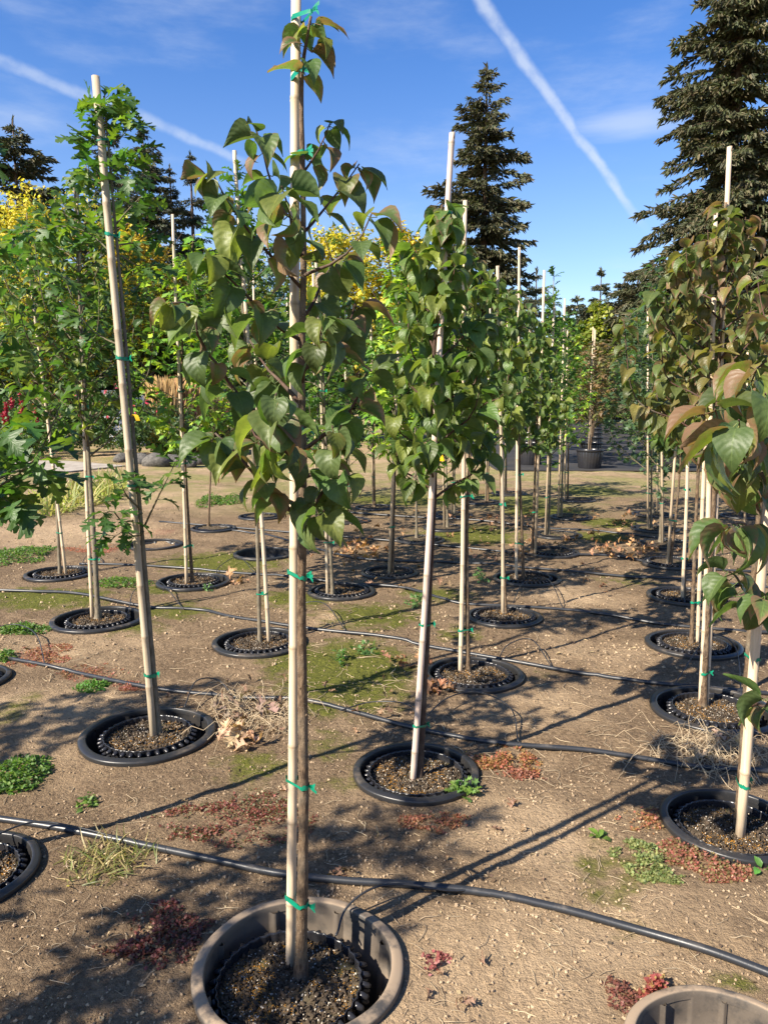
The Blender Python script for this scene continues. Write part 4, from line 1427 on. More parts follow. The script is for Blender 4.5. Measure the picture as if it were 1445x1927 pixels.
FAR = [  # key, stem, crown, spec, stake, leaves
    ('F', [(1001, 1042), (1008, 850), (1015, 640)], (600, 860, 55), 'lilac', ((1007, 1043), (1023, 508)), 525),
    ('G', [(1032, 1005), (1036, 850), (1042, 510)], (520, 850, 42), 'oak', ((1026, 1006), (1042, 560)), 525),
    ('H', [(1056, 972), (1060, 800), (1064, 600)], (560, 840, 45), 'oak', ((1050, 973), (1063, 562)), 490),
    ('I', [(1068, 940), (1070, 800), (1072, 620)], (590, 840, 45), 'maple', ((1062, 941), (1068, 620)), 350),
    ('R', [(738, 1080), (745, 800), (752, 440)], (420, 870, 62), 'maple', ((732, 1081), (754, 530)), 577),
    ('R2', [(842, 992), (838, 800), (835, 620)], (600, 860, 70), 'oak', ((836, 992), (830, 620)), 577),
    ('S', [(784, 1012), (782, 850), (780, 600)], (560, 900, 78), 'oak', None, 630),
    ('T', [(658, 977), (655, 800), (650, 560)], (540, 880, 80), 'oak', ((654, 977), (648, 520)), 665),
    ('T2', [(705, 953), (703, 800), (700, 560)], (540, 860, 70), 'fruit', ((702, 953), (697, 560)), 665),
    ('T3', [(602, 1004), (600, 850), (595, 600)], (540, 880, 75), 'oak', ((596, 1004), (588, 500)), 577),
    ('T4', [(492, 970), (488, 850), (480, 600)], (560, 880, 80), 'fruit', ((488, 970), (476, 480)), 630),
    ('T5', [(550, 942), (548, 800), (545, 600)], (560, 850, 70), 'oak', ((546, 942), (540, 560)), 577),
    ('U', [(918, 943), (920, 800), (924, 620)], (600, 840, 62), 'lilac', ((914, 943), (922, 560)), 577),
    ('U2', [(855, 967), (855, 800), (858, 620)], (590, 850, 62), 'oak', ((850, 967), (856, 580)), 577),
    ('U3', [(952, 927), (953, 800), (955, 640)], (610, 840, 55), 'maple', ((950, 927), (954, 600)), 437),
    ('Z', [(1268, 1068), (1278, 900), (1290, 680)], (600, 870, 65), 'lilac', ((1264, 1069), (1290, 560)), 560),
    ('AA', [(1242, 1020), (1244, 900), (1250, 520)], (480, 890, 100), 'oak_blue', ((1247, 1021), (1243, 610)), 910),
    ('AB', [(1225, 994), (1226, 880), (1228, 580)], (530, 900, 100), 'oak_blue', ((1219, 995), (1218, 585)), 910),
    ('AC', [(1230, 966), (1215, 850), (1200, 600)], (590, 900, 85), 'oak_blue', ((1236, 966), (1240, 640)), 735),
    ('AD', [(1392, 968), (1394, 850), (1398, 640)], (560, 880, 90), 'oak_blue', ((1388, 969), (1392, 600)), 700),
    ('AE', [(1432, 1000), (1436, 850), (1440, 600)], (540, 900, 90), 'lilac_red', ((1401, 1000), (1406, 640)), 612),
]
FAR_NAME = {'F': 'heart-leaved tree next behind the bare stake against the spruce', 'G': 'slim oak whose leafy tip shoots above its stake', 'H': 'slim oak next to the stake-topping slim oak',
            'I': 'light green maple at the far end of the bare-stake row', 'R': 'tall light green maple in front of the yellow-crowned maple', 'S': 'unstaked oak with pale bare trunk by the leaf heap', 'U': 'small heart-leaved tree far behind the stake-thin trunk',
            'U3': 'small light green maple deep between the rows', 'Z': 'heart-leaved tree between blue-green oaks and clean leaning stake', 'AA': 'tallest bushy blue-green oak beside the aisle', 'AB': 'bushy blue-green oak overhanging the aisle, dark double stem',
            'AC': 'thinner blue-green oak hidden behind its bushier neighbours', 'AD': 'blue-green oak beyond the bronze-leaved tree', 'AE': 'bronze heart-leaved tree far behind the thick pale stake', 'T2': 'small-leaved tree behind the oak with two close stems', 'T4': 'small-leaved tree behind the narrow oak'}
for i, (k, st, cr, spc, sk, nl) in enumerate(FAR):
    plant(k, {'lilac': 'lilac_tree', 'lilac_red': 'lilac_tree', 'oak': 'oak_tree', 'oak_blue': 'oak_tree', 'maple': 'maple_tree', 'fruit': 'fruit_tree'}[spc], ((FAR_NAME[k], 'thin pale stake of the ' + FAR_NAME[k], 'black socket of the ' + FAR_NAME[k], 'small sunken pot of the ' + FAR_NAME[k]) if k in FAR_NAME else None), stem=st, r=(0.016, 0.004), spec=spc, crown=cr, n_br=26, n_leaf=nl,
          size=0.095 if spc != 'fruit' else 0.08, stk=sk, sr=(0.013, 0.011), ties=(0.4, 1.0, 1.5), near=False, sides=7, seed=40 + i,
          bark='bark_grey' if 'oak' in spc else 'bark', twig='twig_green' if 'lilac' not in spc else 'twig', step=0.06)
# empty sockets
place_pot('Q1', 'empty grey-lit socket with stepped inner wall between oaks', '', turn=1.0)
place_pot('Q2', 'empty dark socket with some gravel inside near the narrow oak', '', turn=2.0)
place_pot('Q3', 'empty dusty socket with seamed inner wall beside red seedlings', '', turn=0.4)
# neighbours just left of the view, whose crowns shade the ground
plant('LA', 'oak_tree', ('oak with broad lobed leaves reaching over the path from the left edge socket', 'bamboo stake of the oak reaching from the left edge socket', 'muddy dark socket cut by the picture edge near the front hose', 'knobbed pot cut by the picture edge near the front hose'),
      stem=[(-80, 1640), (-92, 1300), (-105, 1000), (-130, 600), (-150, 200)], r=(0.017, 0.004), spec='oak', bark='bark_grey', twig='twig_green',
      branches=[(-.10, (-102, 1010), (-40, 940), (30, 895), (75, 850), (112, 765)), (.1, (-105, 950), (-50, 920), (0, 900), (50, 880), (85, 890)), (-.1, (-102, 1000), (-60, 960), (-10, 930), (20, 950)), (.05, (-110, 800), (-60, 740), (-20, 690), (5, 640)), (-.2, (-110, 850), (-70, 820), (-30, 830), (10, 800)),
                (.2, (-115, 700), (-160, 640), (-200, 560)), (-.2, (-120, 600), (-60, 540), (-30, 470)), (.1, (-130, 500), (-190, 430), (-220, 350)), (-.1, (-120, 760), (-190, 700), (-250, 640)), (.1, (-135, 400), (-80, 330), (-60, 270))],
      n_leaf=230, n_ind=230, size=0.112, stk=((-88, 1642), (-165, 150)), step=0.03, stem_from=0.7, seed=33)
place_pot('LB', 'black socket mostly beyond the picture edge beside the red moss', 'scalloped pot mostly beyond the picture edge beside the red moss', turn=0.3)
for i, (x, y, hw, h) in enumerate(((-2.35, 0.55, 0.50, 2.7), (-3.6, 1.7, 0.45, 2.8), (-3.3, -0.3, 0.5, 2.8))):
    make_tree('oak_tree', 'staked oak standing outside the picture to the left', [Vector((x, y, 0)), Vector((x + .02, y, h * .5)), Vector((x - .03, y + .02, h))], 0.018, 0.004, 'oak', None, (0.75, h, hw, 0), 30, 520, 0, 0.11,
              'tree', 'trees left of the picture', bark='bark_grey', twig='twig_green', sides=7, seed=60 + i)
print('trees done')

# ================================================================== hoses and drip tubes
def hose(name, px, r, label, group=None, z=None, world_pts=None, n=None, sides=10, cat='hose'):
    pts = []
    for q in px:
        p = G(q[0], q[1])
        zz = gz(p.x, p.y) + r * 0.85 + (q[2] if len(q) > 2 else 0)
        pts.append(Vector((p.x, p.y, zz)))
    sp = spline(pts, n or len(pts) * 7)
    for p in sp:
        zz = gz(p.x, p.y) + r * 0.6
        if p.z < zz:
            p.z = zz
    mb = MB()
    mb.tube(sp, r, sides)
    o = mb.build(name, M['hose'], None, sp[0])
    o.location = sp[0]
    tag(o, label, cat, group)
    return o


hose('irrigation_hose', [(-260, 1520), (-120, 1530), (0, 1545), (120, 1563), (250, 1585), (400, 1625), (520, 1650), (650, 1664), (760, 1673), (900, 1688), (1050, 1715), (1200, 1752), (1330, 1795), (1445, 1835), (1560, 1880), (1750, 1960)], 0.0118, 'black hose passing behind the mud-caked socket', None)
hose('irrigation_hose', [(18, 1243), (90, 1256), (150, 1266), (300, 1300), (450, 1312), (560, 1321), (650, 1340), (760, 1370), (850, 1388), (950, 1402), (1100, 1415), (1230, 1432), (1330, 1445), (1445, 1452), (1600, 1470)], 0.0112, 'black hose running from red moss to the thick pale stake')
hose('irrigation_hose', [(-60, 1112), (60, 1118), (150, 1128), (280, 1145), (380, 1150), (440, 1163), (590, 1187), (720, 1202), (800, 1216), (980, 1250), (1100, 1268), (1230, 1288), (1340, 1300), (1500, 1310)], 0.0112, 'black hose passing the mossy hollow behind the narrow oak')
hose('irrigation_hose', [(150, 1064), (210, 1065), (330, 1068), (450, 1078), (560, 1091), (640, 1100), (760, 1112), (860, 1135), (1010, 1146), (1130, 1156), (1250, 1175), (1400, 1190), (1550, 1200)], 0.0112, 'black hose passing the bright green maple and the stake-thin trunk')
hose('irrigation_hose', [(370, 999), (480, 1003), (600, 1035), (690, 1057), (830, 1060), (880, 1063), (1050, 1076), (1200, 1088), (1330, 1095), (1500, 1110)], 0.0112, 'black hose rising from the maple whip past the dry leaf heap', None)
hose('irrigation_hose', [(300, 985), (440, 995), (620, 1010), (760, 1022), (900, 1035), (1000, 1045), (1150, 1050), (1260, 1068), (1420, 1080)], 0.0112, 'black hose among dry leaves beyond the bare stakes')
hose('irrigation_hose', [(520, 955), (650, 965), (780, 975), (900, 985), (1020, 995), (1150, 1003), (1300, 1020)], 0.0112, 'farthest black hose between the distant sockets')

DG = 'thin black drip tubes'
DL = 'thin black drip tube arching from hose to pot'


def drip(px, label=DL, group=DG):
    """px entries: (x, y, height above the soil)"""
    o = hose('drip_tube', px, 0.0032, label, group, n=40, sides=6, cat='drip tube')
    return o


p = POT['A']
drip([(890, 1686, .01), (840, 1692, .02), (760, 1698, .05), (700, 1712, .06), (650, 1735, .03), (632, 1765, -.02)], 'thin drip tube reaching into the mud-caked socket', None)
drip([(240, 1582, .005), (150, 1572, .03), (70, 1570, .04), (0, 1595, .04), (-40, 1620, .03)], 'thin drip tube curving to the pot at the picture edge', None)
drip([(440, 1312, .01), (410, 1300, .06), (370, 1315, .08), (348, 1345, .03)])
drip([(640, 1345, .01), (700, 1330, .03), (770, 1345, .05), (800, 1390, .02)])
drip([(975, 1400, .01), (960, 1350, .05), (900, 1325, .06), (840, 1335, .06), (795, 1375, .03), (788, 1410, -.01)], 'thin drip tube in a wide loop over the slanting stake', None)
drip([(85, 1255, .01), (70, 1215, .05), (35, 1200, .06), (-10, 1202, .05)])
drip([(345, 1150, .01), (300, 1115, .08), (255, 1130, .05), (242, 1155, .0)])
drip([(650, 1192, .01), (610, 1160, .07), (560, 1155, .05), (540, 1190, .0)])
drip([(1040, 1260, .01), (1000, 1225, .07), (955, 1230, .05), (935, 1250, .0)])
drip([(1060, 1150, .01), (1030, 1110, .08), (985, 1112, .06), (965, 1135, .0)])
drip([(480, 1080, .01), (450, 1060, .06), (415, 1070, .04), (405, 1085, 0)])
drip([(1270, 1290, .01), (1330, 1240, .12), (1380, 1250, .10), (1395, 1310, 0)])
drip([(200, 1065, .0), (175, 1052, .05), (158, 1062, .03), (158, 1078, 0)])
print('hoses done')

# ================================================================== litter, weeds, crumbs
def fallen(n, cx, cy, rx, ry, label, group, size=(0.07, 0.11), col=(0.42, 0.25, 0.13), rng=random):
    for i in range(n):
        a, r = rng.uniform(0, 6.28), math.sqrt(rng.random())
        p = G(cx + rx * r * math.cos(a), cy + ry * r * math.sin(a))
        if any(math.hypot(p.x - q['x'], p.y - q['y']) < q['r'] - 0.01 for q in POT.values()):
            continue
        o = bpy.data.objects.new('fallen_leaf', LITTER_ME[rng.randrange(len(LITTER_ME))])
        s = rng.uniform(*size)
        o.location = (p.x, p.y, gz(p.x, p.y) + 0.012 + (0.03 * rng.random() if n > 12 else 0.004))
        o.rotation_euler = (rng.uniform(-.5, .5), rng.uniform(-.6, .6), rng.uniform(0, 6.28))
        o.scale = (s, s, s)
        k = rng.uniform(0.65, 1.2)
        o.color = (col[0] * k, col[1] * k * rng.uniform(.85, 1.05), col[2] * k, rng.uniform(0.0, 0.8))
        C.objects.link(o)
        tag(o, label, 'fallen leaf', group)


rl = random.Random(21)
fallen(60, 930, 985, 320, 46, 'dry brown leaf among the distant sockets', 'leaves among the distant sockets', (.06, .1), (.34, .19, .10), rl)
fallen(26, 720, 1080, 200, 40, 'dark curled leaf strewn about the mossy ground', 'leaves on the mossy ground', (.05, .09), (.26, .16, .09), rl)
fallen(30, 1250, 1060, 180, 90, 'dry brown leaf strewn under the blue-green oaks', 'leaves under the blue-green oaks', (.05, .09), (.36, .21, .12), rl)
fallen(26, 560, 1330, 260, 60, 'broken brown leaf near the front hoses', 'broken leaves near the hoses', (.03, .06), (.24, .15, .09), rl)
fallen(13, 445, 1397, 45, 20, 'curled tan oak leaf on the small heap by a socket', 'oak leaves by the leaning oak', (.07, .10), (.52, .36, .22), rl)
fallen(16, 470, 1345, 70, 18, 'crumpled grey-brown leaf among dry stems by the front hoses', 'crumpled leaves by the leaning oak', (.05, .09), (.26, .19, .14), rl)
fallen(24, 850, 1297, 60, 12, 'curled red-brown leaf heaped against a socket rim', 'leaves heaped against the socket', (.06, .09), (.36, .19, .10), rl)
fallen(10, 770, 1248, 40, 14, 'curled red-brown leaf beside the mossy hollow', 'leaves by the mossy hollow', (.06, .09), (.34, .18, .10), rl)
fallen(34, 685, 1036, 48, 18, 'orange-brown leaf on the heap by the rising hose', 'leaf heap by the hose', (.07, .11), (.56, .32, .15), rl)
fallen(50, 1185, 1036, 62, 22, 'orange-brown leaf on the heap between the tree rows', 'leaf heap between the rows', (.07, .11), (.60, .34, .16), rl)
fallen(20, 940, 1050, 60, 14, 'dry brown leaf strewn near the bare stakes', 'leaves near the bare stakes', (.06, .1), (.42, .24, .13), rl)
fallen(18, 1030, 1020, 60, 10, 'dry brown leaf among the distant sockets', 'leaves among the distant sockets', (.06, .1), (.48, .28, .15), rl)
fallen(16, 900, 1000, 120, 40, 'dry brown leaf among the distant sockets', 'leaves among the distant sockets', (.06, .1), (.40, .23, .12), rl)
fallen(14, 1180, 985, 60, 14, 'dry brown leaf among the distant sockets', 'leaves among the distant sockets', (.06, .1), (.40, .23, .12), rl)
fallen(10, 440, 1092, 25, 10, 'dry leaf beside the bright green maple socket', 'leaves by the maple socket', (.06, .1), (.46, .28, .15), rl)
fallen(12, 1370, 1420, 70, 25, 'pale dry leaf among bleached grass by the thick stake', 'leaves by the thick stake', (.06, .1), (.46, .34, .22), rl)
fallen(6, 640, 1650, 30, 12, 'shrivelled dark leaf behind the mud-caked socket', 'leaves behind the mud-caked socket', (.03, .06), (.20, .13, .08), rl)
fallen(9, 850, 1850, 90, 60, 'tiny shrivelled leaf scrap on the sunlit soil', 'leaf scraps on sunlit soil', (.02, .04), (.36, .24, .15), rl)
fallen(12, 700, 1500, 380, 130, 'small dry leaf scrap scattered on the soil', 'scattered leaf scraps', (.025, .05), (.34, .23, .14), rl)


def on_ground(x, y):
    ok = np.ones(len(x), dtype=bool)
    for q in POT.values():
        ok &= np.hypot(x - q['x'], y - q['y']) > q['r'] + 0.005
    return ok


def patch(name, px, py, rx, ry, n, label, cat, tpl, size, col, alt=None, ap=0.3, hmax=0.03, kind=None, mat='foliage', flat=0.6, group=None, clump=0):
    c = G(px, py)
    ax = abs(G(px + rx, py).x - c.x)
    ay = abs(G(px, py - ry).y - G(px, py + ry).y) / 2
    a = RNG.uniform(0, 2 * np.pi, n)
    r = np.sqrt(RNG.random(n)) * (1.0 + 0.6 * vnoise(np.cos(a) * 2 + px, np.sin(a) * 2 + py, 4))
    x, y = c.x + ax * r * np.cos(a), c.y + ay * r * np.sin(a)
    if clump:
        keep = vnoise(x * clump, y * clump, 6) + vnoise(x * clump * 3, y * clump * 3, 16) * .7 + RNG.uniform(-.2, .2, n) - 0.35 * (np.hypot((x - c.x) / ax, (y - c.y) / ay) - .5) > -0.02
        x, y = x[keep], y[keep]
    ok = on_ground(x, y) if kind != 'over' else np.ones(len(x), dtype=bool)
    x, y = x[ok], y[ok]
    n = len(x)
    if n < 3:
        return
    rn = np.hypot((x - c.x) / ax, (y - c.y) / ay)
    z = ground_z(x, y) + RNG.random(n) * hmax * np.clip(1.1 - rn, .15, 1)
    pos = np.stack([x, y, z], 1)
    d = np.stack([RNG.normal(size=n), RNG.normal(size=n), np.abs(RNG.normal(size=n)) * flat], 1)
    nn = np.stack([RNG.normal(size=n) * .5, RNG.normal(size=n) * .5, np.ones(n)], 1)
    o = inst(name, TPL[tpl], pos, basis(d, nn), RNG.uniform(size[0], size[1], n), colors(n, col, .3, (0, .2), alt, ap), M[mat], None, tuple(c), kind=None)
    o.location = c
    tag(o, label, cat, group, kind if kind != 'over' else None)
    return o


GREENC, GREENA = (0.075, 0.145, 0.024), (0.12, 0.19, 0.032)
patch('chickweed', 30, 1462, 60, 36, 900, 'bright green chickweed tuft beside the leaning oak socket', 'weed', 'oval_lo', (.014, .026), GREENC, GREENA, .3, .07)
patch('chickweed', 35, 1050, 62, 20, 1100, 'broad bright chickweed patch in front of the slim oak', 'weed', 'oval_lo', (.02, .035), GREENC, GREENA, .3, .09)
patch('chickweed', 42, 1190, 42, 12, 600, 'flat bright chickweed patch between socket and red moss', 'weed', 'oval_lo', (.016, .028), GREENC, GREENA, .3, .05)
patch('chickweed', 228, 1100, 48, 11, 600, 'chickweed patch by the bushy small-leaved tree', 'weed', 'oval_lo', (.016, .03), GREENC, GREENA, .3, .05)
patch('chickweed', 175, 1292, 26, 12, 320, 'small round chickweed tuft behind the front hose', 'weed', 'oval_lo', (.013, .024), (.08, .19, .03), GREENA, .3, .05)
patch('chickweed', 8, 1240, 20, 10, 200, 'chickweed sprig at the end of the hose', 'weed', 'oval_lo', (.015, .026), GREENC, GREENA, .3, .05)
patch('chickweed', 395, 946, 22, 9, 420, 'left round chickweed tuft by the maple whip', 'weed', 'oval_lo', (.03, .045), GREENC, GREENA, .3, .12)
patch('chickweed', 435, 944, 26, 7, 420, 'wide chickweed tuft behind the maple whip', 'weed', 'oval_lo', (.03, .045), GREENC, GREENA, .3, .10)
patch('weed_seedling', 163, 1506, 13, 9, 40, 'single leafy seedling on bare soil before the leaning oak', 'weed', 'oval_lo', (.016, .03), (.11, .19, .04), GREENA, .3, .05)
patch('groundsel', 872, 1496, 22, 11, 36, 'jagged green weed at the rim of the slanting stake socket', 'weed', 'oak_lo', (.03, .05), (.13, .22, .06), GREENA, .3, .05, kind='over')
patch('weed_seedling', 1125, 1577, 14, 6, 9, 'broad-leaved yellow-green seedling beside the stonecrop', 'weed', 'oval_lo', (.03, .045), (.14, .23, .04), None, .3, .03)
patch('weed_seedling', 1432, 1632, 16, 10, 16, 'shiny leafy seedling at the stonecrop edge', 'weed', 'oval_lo', (.03, .045), (.12, .28, .05), None, .3, .06)
patch('weed_seedling', 790, 1138, 20, 10, 60, 'leafy weed beside the hose near the mossy hollow', 'weed', 'oak_lo', (.03, .05), (.11, .20, .06), None, .3, .09)
patch('weed_seedling', 640, 1245, 12, 8, 26, 'leafy weed sprouting in the mossy hollow', 'weed', 'oak_lo', (.03, .05), (.09, .17, .05), None, .3, .08)
patch('weed_seedling', 690, 1228, 22, 9, 34, 'spreading weed under the hose in the mossy hollow', 'weed', 'oak_lo', (.03, .045), (.09, .17, .05), None, .3, .06)
patch('weed_seedling', 905, 1090, 12, 8, 40, 'leafy weed at the socket near the bare stake', 'weed', 'oak_lo', (.03, .05), (.14, .24, .08), None, .3, .09)
patch('weed_seedling', 395, 1108, 16, 8, 40, 'leafy weed in front of the bright green maple socket', 'weed', 'oak_lo', (.03, .05), (.14, .24, .08), None, .3, .08)
patch('stonecrop', 1215, 1620, 60, 42, 4420, 'grey-green stonecrop mat next to the thick stake socket', 'ground cover', 'diamond', (0.0064, 0.0128), (.19, .22, .085), (.26, .26, .10), .3, .025, clump=14)
patch('stonecrop', 1335, 1610, 90, 44, 7140, 'coral red stonecrop creeping around the thick stake socket', 'ground cover', 'diamond', (0.0064, 0.0128), (.30, .115, .085), (.22, .17, .075), .45, .025, clump=12)
patch('stonecrop', 1210, 1545, 50, 26, 1190, 'orange-brown stonecrop between hose and red patch', 'ground cover', 'diamond', (0.0064, 0.0120), (.34, .20, .09), (.4, .14, .1), .3, .02, clump=18)
patch('stonecrop', 950, 1432, 68, 26, 4420, 'orange-brown ground cover hugging the slanting stake socket', 'ground cover', 'diamond', (0.0072, 0.0144), (.30, .17, .07), (.36, .12, .08), .3, .03, clump=10)
patch('stonecrop', 985, 1455, 42, 14, 1190, 'pink-red ground cover tips by the slanting stake', 'ground cover', 'diamond', (0.0064, 0.0128), (.30, .12, .08), None, .3, .02, clump=16)
patch('stonecrop', 820, 1550, 62, 20, 1360, 'thin coral ground cover below the slanting stake socket', 'ground cover', 'diamond', (0.0064, 0.0120), (.29, .11, .07), (.32, .18, .09), .3, .015, clump=20)
patch('spurge', 445, 1540, 150, 52, 7140, 'wide dull red spurge mat behind the front hose', 'ground cover', 'diamond', (0.0064, 0.0120), (.20, .065, .05), (.12, .11, .05), .35, .02, clump=12)
patch('spurge', 300, 1755, 95, 60, 5100, 'dark red spurge mat left of the mud-caked socket', 'ground cover', 'diamond', (0.0072, 0.0136), (.17, .055, .048), (.13, .09, .06), .3, .03, clump=14)
patch('spurge', 815, 1820, 46, 22, 544, 'sparse wine-red sprig right of the mud-caked socket', 'ground cover', 'diamond', (0.0080, 0.0144), (.28, .085, .085), None, .3, .02, clump=18)
patch('spurge', 1243, 1880, 34, 36, 1020, 'bright red seedlings beside the empty dusty socket', 'ground cover', 'diamond', (0.0096, 0.0192), (.36, .10, .09), (.3, .2, .08), .2, .05, clump=18)
patch('spurge', 1170, 1870, 30, 40, 374, 'wiry dark red stems on the hollow by the empty socket', 'ground cover', 'diamond', (0.0064, 0.0120), (.2, .08, .06), None, .3, .02, clump=18)
patch('spurge', 75, 1235, 62, 22, 3060, 'red moss-like mat by the end of the hose', 'ground cover', 'diamond', (0.0064, 0.0128), (.30, .11, .08), (.32, .18, .09), .3, .015, clump=14)
patch('spurge', 170, 1262, 60, 16, 1530, 'red mat on the slope above the front hose', 'ground cover', 'diamond', (0.0064, 0.0128), (.30, .12, .09), (.3, .18, .1), .3, .012, clump=16)
patch('spurge', 250, 1290, 40, 14, 850, 'small red mat touching the hose by the leaning stake', 'ground cover', 'diamond', (0.0064, 0.0128), (.30, .115, .085), None, .3, .012, clump=16)
patch('spurge', 200, 1032, 90, 10, 1530, 'thin red mat behind the bushy tree', 'ground cover', 'diamond', (0.0096, 0.0176), (.36, .12, .09), None, .3, .012, clump=10)
patch('grass_tuft', 160, 945, 46, 28, 420, 'arching dry-green grass tuft behind the thick grey trunk', 'grass tuft', 'blade', (.28, .5), (.20, .22, .07), (.30, .26, .12), .4, .02, flat=1.6)
patch('grass_tuft', 200, 1620, 80, 40, 260, 'thin low grass tuft between hose and dark red mat', 'grass tuft', 'blade', (.04, .09), (.12, .13, .04), (.26, .21, .10), .4, .01, flat=.8)
patch('grass_tuft', 40, 950, 60, 18, 320, 'dry grass tuft by the left edge path', 'grass tuft', 'blade', (.12, .3), (.30, .26, .13), (.2, .2, .07), .4, .02, flat=1.3)

# dry grass and straw
def strands(name, px, py, rx, ry, n, L, label, col, rad=0.0011, lift=0.05):
    mb = MB()
    c = G(px, py)
    rs = random.Random(n + px)
    for i in range(n):
        a, r = rs.uniform(0, 6.28), math.sqrt(rs.random())
        p = G(px + rx * r * math.cos(a), py + ry * r * math.sin(a))
        ln = rs.uniform(*L)
        if any(math.hypot(p.x - w_['x'], p.y - w_['y']) < w_['r'] + ln * (0.75 if rad < 0.00105 or n > 400 else 0.2) for w_ in POT.values()):
            continue
        h = rs.uniform(0, 6.28)
        pts = []
        q = Vector((p.x, p.y, gz(p.x, p.y) + 0.003))
        for j in range(5):
            up = lift * ln * math.sin(j / 4 * math.pi) * rs.uniform(.3, 1.6)
            z = max(gz(q.x, q.y) + 0.002, -0.02)
            pts.append(Vector((q.x, q.y, z + up)))
            h += rs.uniform(-.5, .5)
            q = q + Vector((math.cos(h), math.sin(h), 0)) * ln / 4
        mb.tube(pts, rad * rs.uniform(.7, 1.4), 3, False)
    o = mb.build(name, M['straw'], None, c)
    o.location = c
    tag(o, label, 'dry grass')
    o['kind'] = 'stuff'


strands('dry_grass', 470, 1345, 90, 38, 190, (.06, .24), 'bleached grass stems tangled by the leaning oak socket', None, lift=.25)
strands('dry_grass', 1350, 1410, 120, 42, 230, (.06, .26), 'bleached grass stems tangled by the thick stake socket', None, lift=.3)
strands('dry_grass', 1060, 1420, 240, 60, 80, (.03, .12), 'straw bits near the slanting stake', None)
strands('dry_grass', 700, 1600, 900, 330, 700, (.015, .07), 'straw bits strewn over the bare soil', None, 0.0009)
strands('dry_grass', 700, 1230, 800, 140, 420, (.03, .14), 'straw bits strewn between the sockets', None, 0.0013)

# soil crumbs
def crumbs(name, n, ylo, yhi, size, label):
    y = ylo + (yhi - ylo) * RNG.random(n) ** 1.4
    x = RNG.uniform(-0.66, 0.66, n) * (y + .25)
    keep = on_ground(x, y) & (vnoise(x * 2.2, y * 2.2, 31) + RNG.uniform(-.45, .45, n) > -0.05)
    x, y = x[keep], y[keep]
    s = size[0] + (size[1] - size[0]) * RNG.random(len(x)) ** 3
    z = ground_z(x, y) + s * 0.25
    o = inst(name, TPL['crumb'], np.stack([x, y, z], 1), rand_rot(len(x)), s, colors(len(x), (1, 1, 1)), M['crumb'], None, smooth=False)
    tag(o, label, 'soil')


crumbs('soil_crumbs', 26000, 1.4, 4.5, (0.0016, 0.0075), 'loose crumbs of dry soil over the near ground')
crumbs('soil_crumbs', 9000, 4.0, 9.0, (0.004, 0.014), 'loose crumbs of dry soil over the farther ground')
def bits(n, ylo, yhi, size, label, mat, tpl='diamond', col=(0.10, 0.065, 0.04), alt=(0.34, 0.25, 0.15)):
    y = ylo + (yhi - ylo) * RNG.random(n) ** 1.3
    x = RNG.uniform(-0.66, 0.66, n) * (y + .25)
    keep = on_ground(x, y) & (vnoise(x * 1.7, y * 1.7, 41) + vnoise(x * 6, y * 6, 42) * .8 + RNG.uniform(-.3, .3, n) > 0.02)
    x, y = x[keep], y[keep]
    m = len(x)
    z = ground_z(x, y) + 0.003
    d = np.stack([RNG.normal(size=m), RNG.normal(size=m), RNG.normal(size=m) * .25], 1)
    nn = np.stack([RNG.normal(size=m) * .5, RNG.normal(size=m) * .5, np.ones(m)], 1)
    s_ = size[0] + (size[1] - size[0]) * RNG.random(m) ** 2
    o = inst('leaf_debris', TPL[tpl], np.stack([x, y, z], 1), basis(d, nn), np.stack([s_ * RNG.uniform(.3, 1, m), s_, s_], 1), colors(m, col, .4, (0, .1), alt, .3), M[mat], None)
    tag(o, label, 'debris')


bits(9000, 1.4, 5.0, (0.004, 0.018), 'fine broken leaf debris over the near soil', 'litter_stuff')
bits(9000, 4.2, 11.0, (0.010, 0.040), 'broken leaf debris between the farther sockets', 'litter_stuff')
print('ground cover done')

